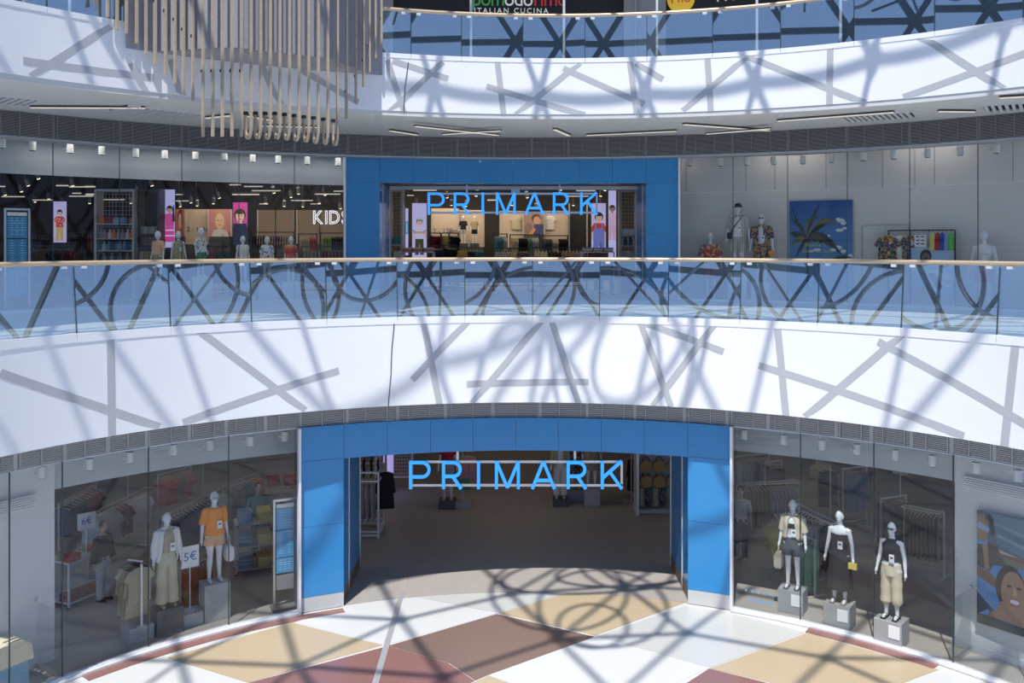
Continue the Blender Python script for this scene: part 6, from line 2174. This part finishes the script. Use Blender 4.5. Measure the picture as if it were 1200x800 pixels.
for f_ in ((.28, .55, .02, .06, .05, .10, GD), (.28, .55, .04, .30, -.06, .08, GL), (.28, .60, .0, .52, -.04, .12, GD), (.28, .62, .03, .72, -.08, .08, GY), (.28, .62, .11, .90, -.06, .10, GD), (.28, .52, .50, .06, -.06, .12, GD), (.30, .50, .46, .26, -.10, .10, GL),
           (.30, .56, .76, .36, -.14, .10, GY), (.30, .58, .60, .38, -.06, .10, GD), (.30, .60, .82, .84, -.16, .14, GD), (.30, .60, .66, .72, -.10, .10, GL), (.26, .50, .34, .30, -.05, .14, GY), (.25, .58, .20, .36, .0, .12, GL), (.62, .98, 1.0, .90, -.05, .07, GL), (.70, 1.0, .92, 1.06, -.1, .08, GD)):
    sh.append(frond(*f_))
picture(t, w_, h_, sh, 0)
GRT = mat('lime_lettering', (.42, .58, .06), .5)
text('Skočte s', .135, (-.08 * w_, -.030, h_ * V(.70)), GRT, t, depth=.002, space=1.1)
text('nami do leta', .135, (-.05 * w_, -.030, h_ * V(.80)), GRT, t, depth=.002, space=1.1)
# door outline
pd, rz = wall_at(1038, 264)
dd = thing('flush_door', 'flush white door panel behind the black clothes frame upstairs', 'door', Vector((pd.x, pd.y, Z1)), rz)
w_ = (hit(A, WRHO, 1065)[0] - hit(A, WRHO, 1011)[0]) * WRHO
hh = pd.z - Z1
for s in (-1, 1):
    mb = MB(); mb.box((s * w_ / 4, -.02, hh / 2), (w_ / 2 - .01, .03, hh)); mb.obj('leaf', BACKW, dd)
for s in (-1, 1):
    mb = MB(); mb.box((s * (w_ / 2 + .01), -.025, hh / 2), (.02, .05, hh)); mb.obj('frame', LOUV, dd)
mb = MB(); mb.box((0, -.025, hh), (w_, .05, .02)); mb.obj('frame', LOUV, dd)
# black frame with shirts, socks, card and poster
a0, z0 = hit(A, RBU - .35, 1041, 270)
a1, _ = hit(A, RBU - .35, 1119, 270)
am = (a0 + a1) / 2
W = (a1 - a0) * (RBU - .35)
base = pol(A, RBU - .35, am, Z1)
H = z0 - Z1
t = thing('garment_stand', 'black metal frame with a poster of a man, upstairs right window', 'display frame', base, -am)
for x in (-W / 2, -W / 2 + .02 + W * .32, W / 2):
    mb = MB(); mb.box((x, 0, H / 2), (.03, .03, H)); mb.obj('upright', DARK, t)
mb = MB(); mb.box((0, 0, H), (W, .03, .03)); mb.obj('top_bar', DARK, t)
mb = MB(); mb.box((W * .12, 0, H - .02), (.02, .02, .04)); mb.obj('stub', DARK, t)
mb = MB(); mb.box((W * .16, .03, .03), (W * .68, .3, .05)); mb.obj('base', TRIMW, t)
pw, ph = W * .66, H - .48
mb = MB(); mb.box((W * .16, .04, ph / 2 + .06), (pw, .03, ph)); pn = mb.obj('poster_panel', mat('poster_pale_blue', (.45, .58, .72), .5), t)
pic = [([(0, 0), (1, 0), (1, 1), (0, 1)], (.36, .50, .68)), ([(0, .55), (1, .62), (1, .78), (0, .74)], (.50, .56, .62)), ([(0, 0), (1, 0), (1, .35), (0, .30)], (.42, .40, .36)),
       ([(.02, .70), (.16, .78), (.45, .70), (.40, .60), (.2, .66)], (.30, .18, .12)), ([(.9, .68), (.75, .74), (.55, .68), (.6, .6), (.8, .64)], (.30, .18, .12)),
       ([(.32, .66), (.60, .72), (.95, .52), (.98, .2), (.72, .12), (.42, .3)], (.45, .62, .80)), ([(.40, .60), (.55, .50), (.88, .42), (.9, .48), (.58, .60)], (.75, .78, .8)), ([(.45, .44), (.6, .34), (.9, .28), (.9, .34), (.62, .42)], (.75, .78, .8)),
       ([(.40, .52), (.55, .55), (.74, .30), (.66, .22)], (.28, .16, .10)), (ell2(.36, .84, .13, .13), (.02, .015, .012)), (ell2(.37, .79, .105, .115), (.24, .13, .09)), (ell2(.36, .81, .05, .02), (.05, .03, .02)), (ell2(.37, .73, .05, .018), (.40, .20, .17))]
q = picture(t, pw, ph, pic, 0)
q.location = (W * .16, .02, .06)
mb = MB(); mb.box((-W * .02, .06, H - .26), (.27, .02, .30)); cd = mb.obj('sunglasses_card', CARD, t)
for i in range(3):
    for s in (-1, 1):
        mb = MB(); mb.loft([er(-W * .02 + s * .055, .04, H - .34 + i * .085, .035, .006, 10), er(-W * .02 + s * .055, .04, H - .315 + i * .085, .04, .006, 10)]); mb.obj('lens_pair', C_NAVY, cd)
Mz = Matrix.Rotation(-am, 3, 'Z')
def onframe(x, dz=0.0, y=-.05):
    return base + Mz @ Vector((x, y, H + dz))
garment('hanging_shirt', 'tee', onframe(-W / 2 - .01, -.07, -.06), -am, P_NAVY, 'navy floral shirt hung at the left end of the black frame', None, 1.05)
garment('hanging_trousers', 'trousers', onframe(-W / 2 - .02, -.35, .06), -am, P_NAVY, 'navy floral trousers below the shirt at the left of the black frame', None, .75)
garment('hanging_shirt', 'tee', onframe(-W * .30, -.07, .02), -am + .35, C_WHITE, 'white T-shirt hung between two navy shirts on the black frame', None, .95)
garment('hanging_shirt', 'tee', onframe(-W * .19, -.07, .08), -am + .9, P_NAVY, 'navy floral shirt right of the white T-shirt on the black frame', None, .95)
sm = MB(); sm.loft([er(0, 0, z, a_, b_, 12) for z, a_, b_ in ((-.46, .045, .035), (-.44, .07, .04), (-.25, .062, .04), (-.08, .05, .035), (-.04, .02, .02))]); SOCK = sm.mesh('rolled_shorts', [C_RED], True)
sh_ = MB(); sh_.bar((0, 0, -.06), (0, 0, .0), .01, .01); SHK = sh_.mesh('hook', DARK)
for x, c, nm in ((1093, (.62, .58, .16), 'yellow'), (1099, (.45, .02, .03), 'red'), (1104.5, (.02, .07, .35), 'royal blue'), (1109.5, (.22, .33, .52), 'sky blue'), (1114.5, (.12, .50, .06), 'green')):
    o = link('hanging_shorts', SOCK)
    fx = (x - 1080) / 78.0 * W
    o.location = onframe(fx, -.02, 0)
    o.rotation_euler = (0, 0, -am)
    setmat(o, fab(nm.replace(' ', '_') + '_shorts', c))
    tag(o, nm + ' rolled shorts hanging on the black frame', 'clothing')
    link('hook', SHK, o)

# ------------------------------------------------------------------ beach poster in the right street window
a0, zt = hit(A, RBK - .13, 1147.5, 596)
rr = RBK - .13
zb_ = hit(A, rr, 1147.5, 727)[1]
wd, hh = 1.16, zt - zb_
a1 = a0 + wd / rr
am = (a0 + a1) / 2
mid = pol(A, rr - .10, am, zb_)
t = thing('beach_poster', 'beach poster of a smiling swimmer and a bather at the shore, right street window', 'poster', mid, -am)
mb = MB(); mb.box((0, .03, hh / 2), (wd, .04, hh)); mb.obj('panel', ALU, t)
SKN, SKS = (.36, .20, .125), (.20, .10, .065)
pic = [([(0, 0), (1, 0), (1, 1), (0, 1)], (.10, .14, .17)), ([(.2, 1), (1, 1), (1, .62), (.30, .74)], (.14, .21, .28)), ([(.25, .90), (1, .80), (1, .84), (.24, .93)], (.24, .30, .34)), ([(.3, .80), (1, .70), (1, .73), (.3, .83)], (.28, .33, .36)),
       ([(.28, .70), (.5, .60), (1, .56), (1, .62), (.45, .68)], (.42, .44, .44)), ([(.20, .62), (1, .52), (1, .58), (.25, .68)], (.20, .17, .13)), ([(0, .5), (.5, .5), (.3, .72), (0, .75)], (.10, .085, .07)),
       ([(.0, .97), (.10, .98), (.17, .88), (.16, .74), (.19, .50), (.12, .50), (.08, .70), (.0, .72)], SKN), ([(.0, .86), (.03, .90), (.19, .86), (.17, .82), (.03, .84)], (.30, .42, .60)), ([(.0, .74), (.12, .73), (.17, .76), (.15, .71), (.0, .70)], (.14, .30, .62)),
       ([(.16, .99), (.24, .96), (.28, .82), (.22, .80)], (.06, .04, .03)), ([(.30, .665), (.62, .66), (.9, .63), (.9, .60), (.6, .63), (.32, .64)], SKS),
       ([(0, .0), (1, 0), (1, .53), (.72, .58), (.25, .55), (.20, .48), (0, .51)], (.12, .26, .50)), ([(.0, .50), (.22, .47), (.30, .42), (.30, .34), (.24, .36), (.0, .42)], SKS), ([(.0, .28), (.28, .14), (.34, .0), (.0, .0)], (.05, .07, .10)),
       (ell2(.50, .38, .22, .20), (.06, .035, .025)), (ell2(.54, .35, .18, .185), SKN), ([(.36, .25), (.70, .25), (.80, .02), (.05, .02), (.05, .08), (.3, .16)], SKN), ([(.02, .08), (.10, .06), (.20, .13), (.17, .15)], (.14, .30, .66)), ([(.72, .1), (.85, .02), (1, .02), (1, .2)], (.10, .24, .60)),
       (ell2(.48, .40, .035, .012), (.05, .03, .02)), (ell2(.62, .40, .035, .012), (.05, .03, .02)), (ell2(.56, .27, .085, .035), (.36, .08, .07)), (ell2(.56, .275, .07, .02), (.75, .72, .68)), ([(.55, .40), (.58, .40), (.60, .33), (.53, .33)], (.56, .32, .19)),
       ([(0, 0), (1, 0), (1, .07), (0, .09)], (.05, .055, .06))]
picture(t, wd, hh, pic, 0)

# ------------------------------------------------------------------ slim poles on the upper gallery and loose cables on the fronts
w = struct('column_poles')
for x in (28, 82, 552, 661, 770, 887, 985):
    a, _ = hit(B, RB + .55, x)
    q = pol(B, RB + .55, a)
    mb = MB(); mb.cyl((q.x, q.y, 13.45), .03, 3.9, 10); mb.obj('slim_pole', TRIMW, w, True)
for lab, c, r_, pts in (('thin dark cable hanging down the lower balcony front', A, RA - .012, ((462, 379), (459, 410), (458, 440), (455, 476))), ('thin dark cable hanging down the upper balcony front', B, RB - .012, ((478.5, 73), (475, 100), (473, 128), (474, 132)))):
    mb = MB()
    mb.tube([pol(c, r_, *hit(c, r_, x, y)) for x, y in pts], .008, 6)
    tag(mb.obj('cable', DARK), lab, 'cable')

# ------------------------------------------------------------------ each repeat gets the place that tells it from its neighbours
TENS = 'first second third fourth fifth sixth seventh eighth ninth tenth eleventh twelfth thirteenth fourteenth fifteenth sixteenth seventeenth eighteenth nineteenth twentieth'.split()
TENS += ['twenty-' + w_ for w_ in TENS[:9]] + ['thirtieth'] + ['thirty-' + w_ for w_ in TENS[:9]]
bpy.context.view_layer.update()
same = {}
for o in SC.objects:
    if o.parent is None and o.get('label') and o.get('category'):
        same.setdefault(o['label'], []).append(o)
for lab, os_ in same.items():
    if len(os_) < 2:
        continue
    P = {o.name: (600 + F * o.location.x / o.location.y, HOR + F * (EYE - o.location.z) / o.location.y) for o in os_}
    os_.sort(key=lambda o: P[o.name])
    cols = []
    for o in os_:
        if cols and P[o.name][0] - P[cols[-1][0].name][0] < 3.5 and o.name.startswith('folded'):
            cols[-1].append(o)
        else:
            cols.append([o])
    for i, c in enumerate(cols):
        c.sort(key=lambda o: P[o.name][1])
        for j, o in enumerate(c):
            if len(c) > 1 and len(cols) > 1:
                s = TENS[i] + ' stack, ' + TENS[j] + ' from top: '
            elif len(c) > 1:
                s = TENS[j] + ' from top: '
            else:
                s = TENS[i] + ' from left: '
            w_ = (s + lab).split()
            o['label'] = ' '.join(w_[:16])
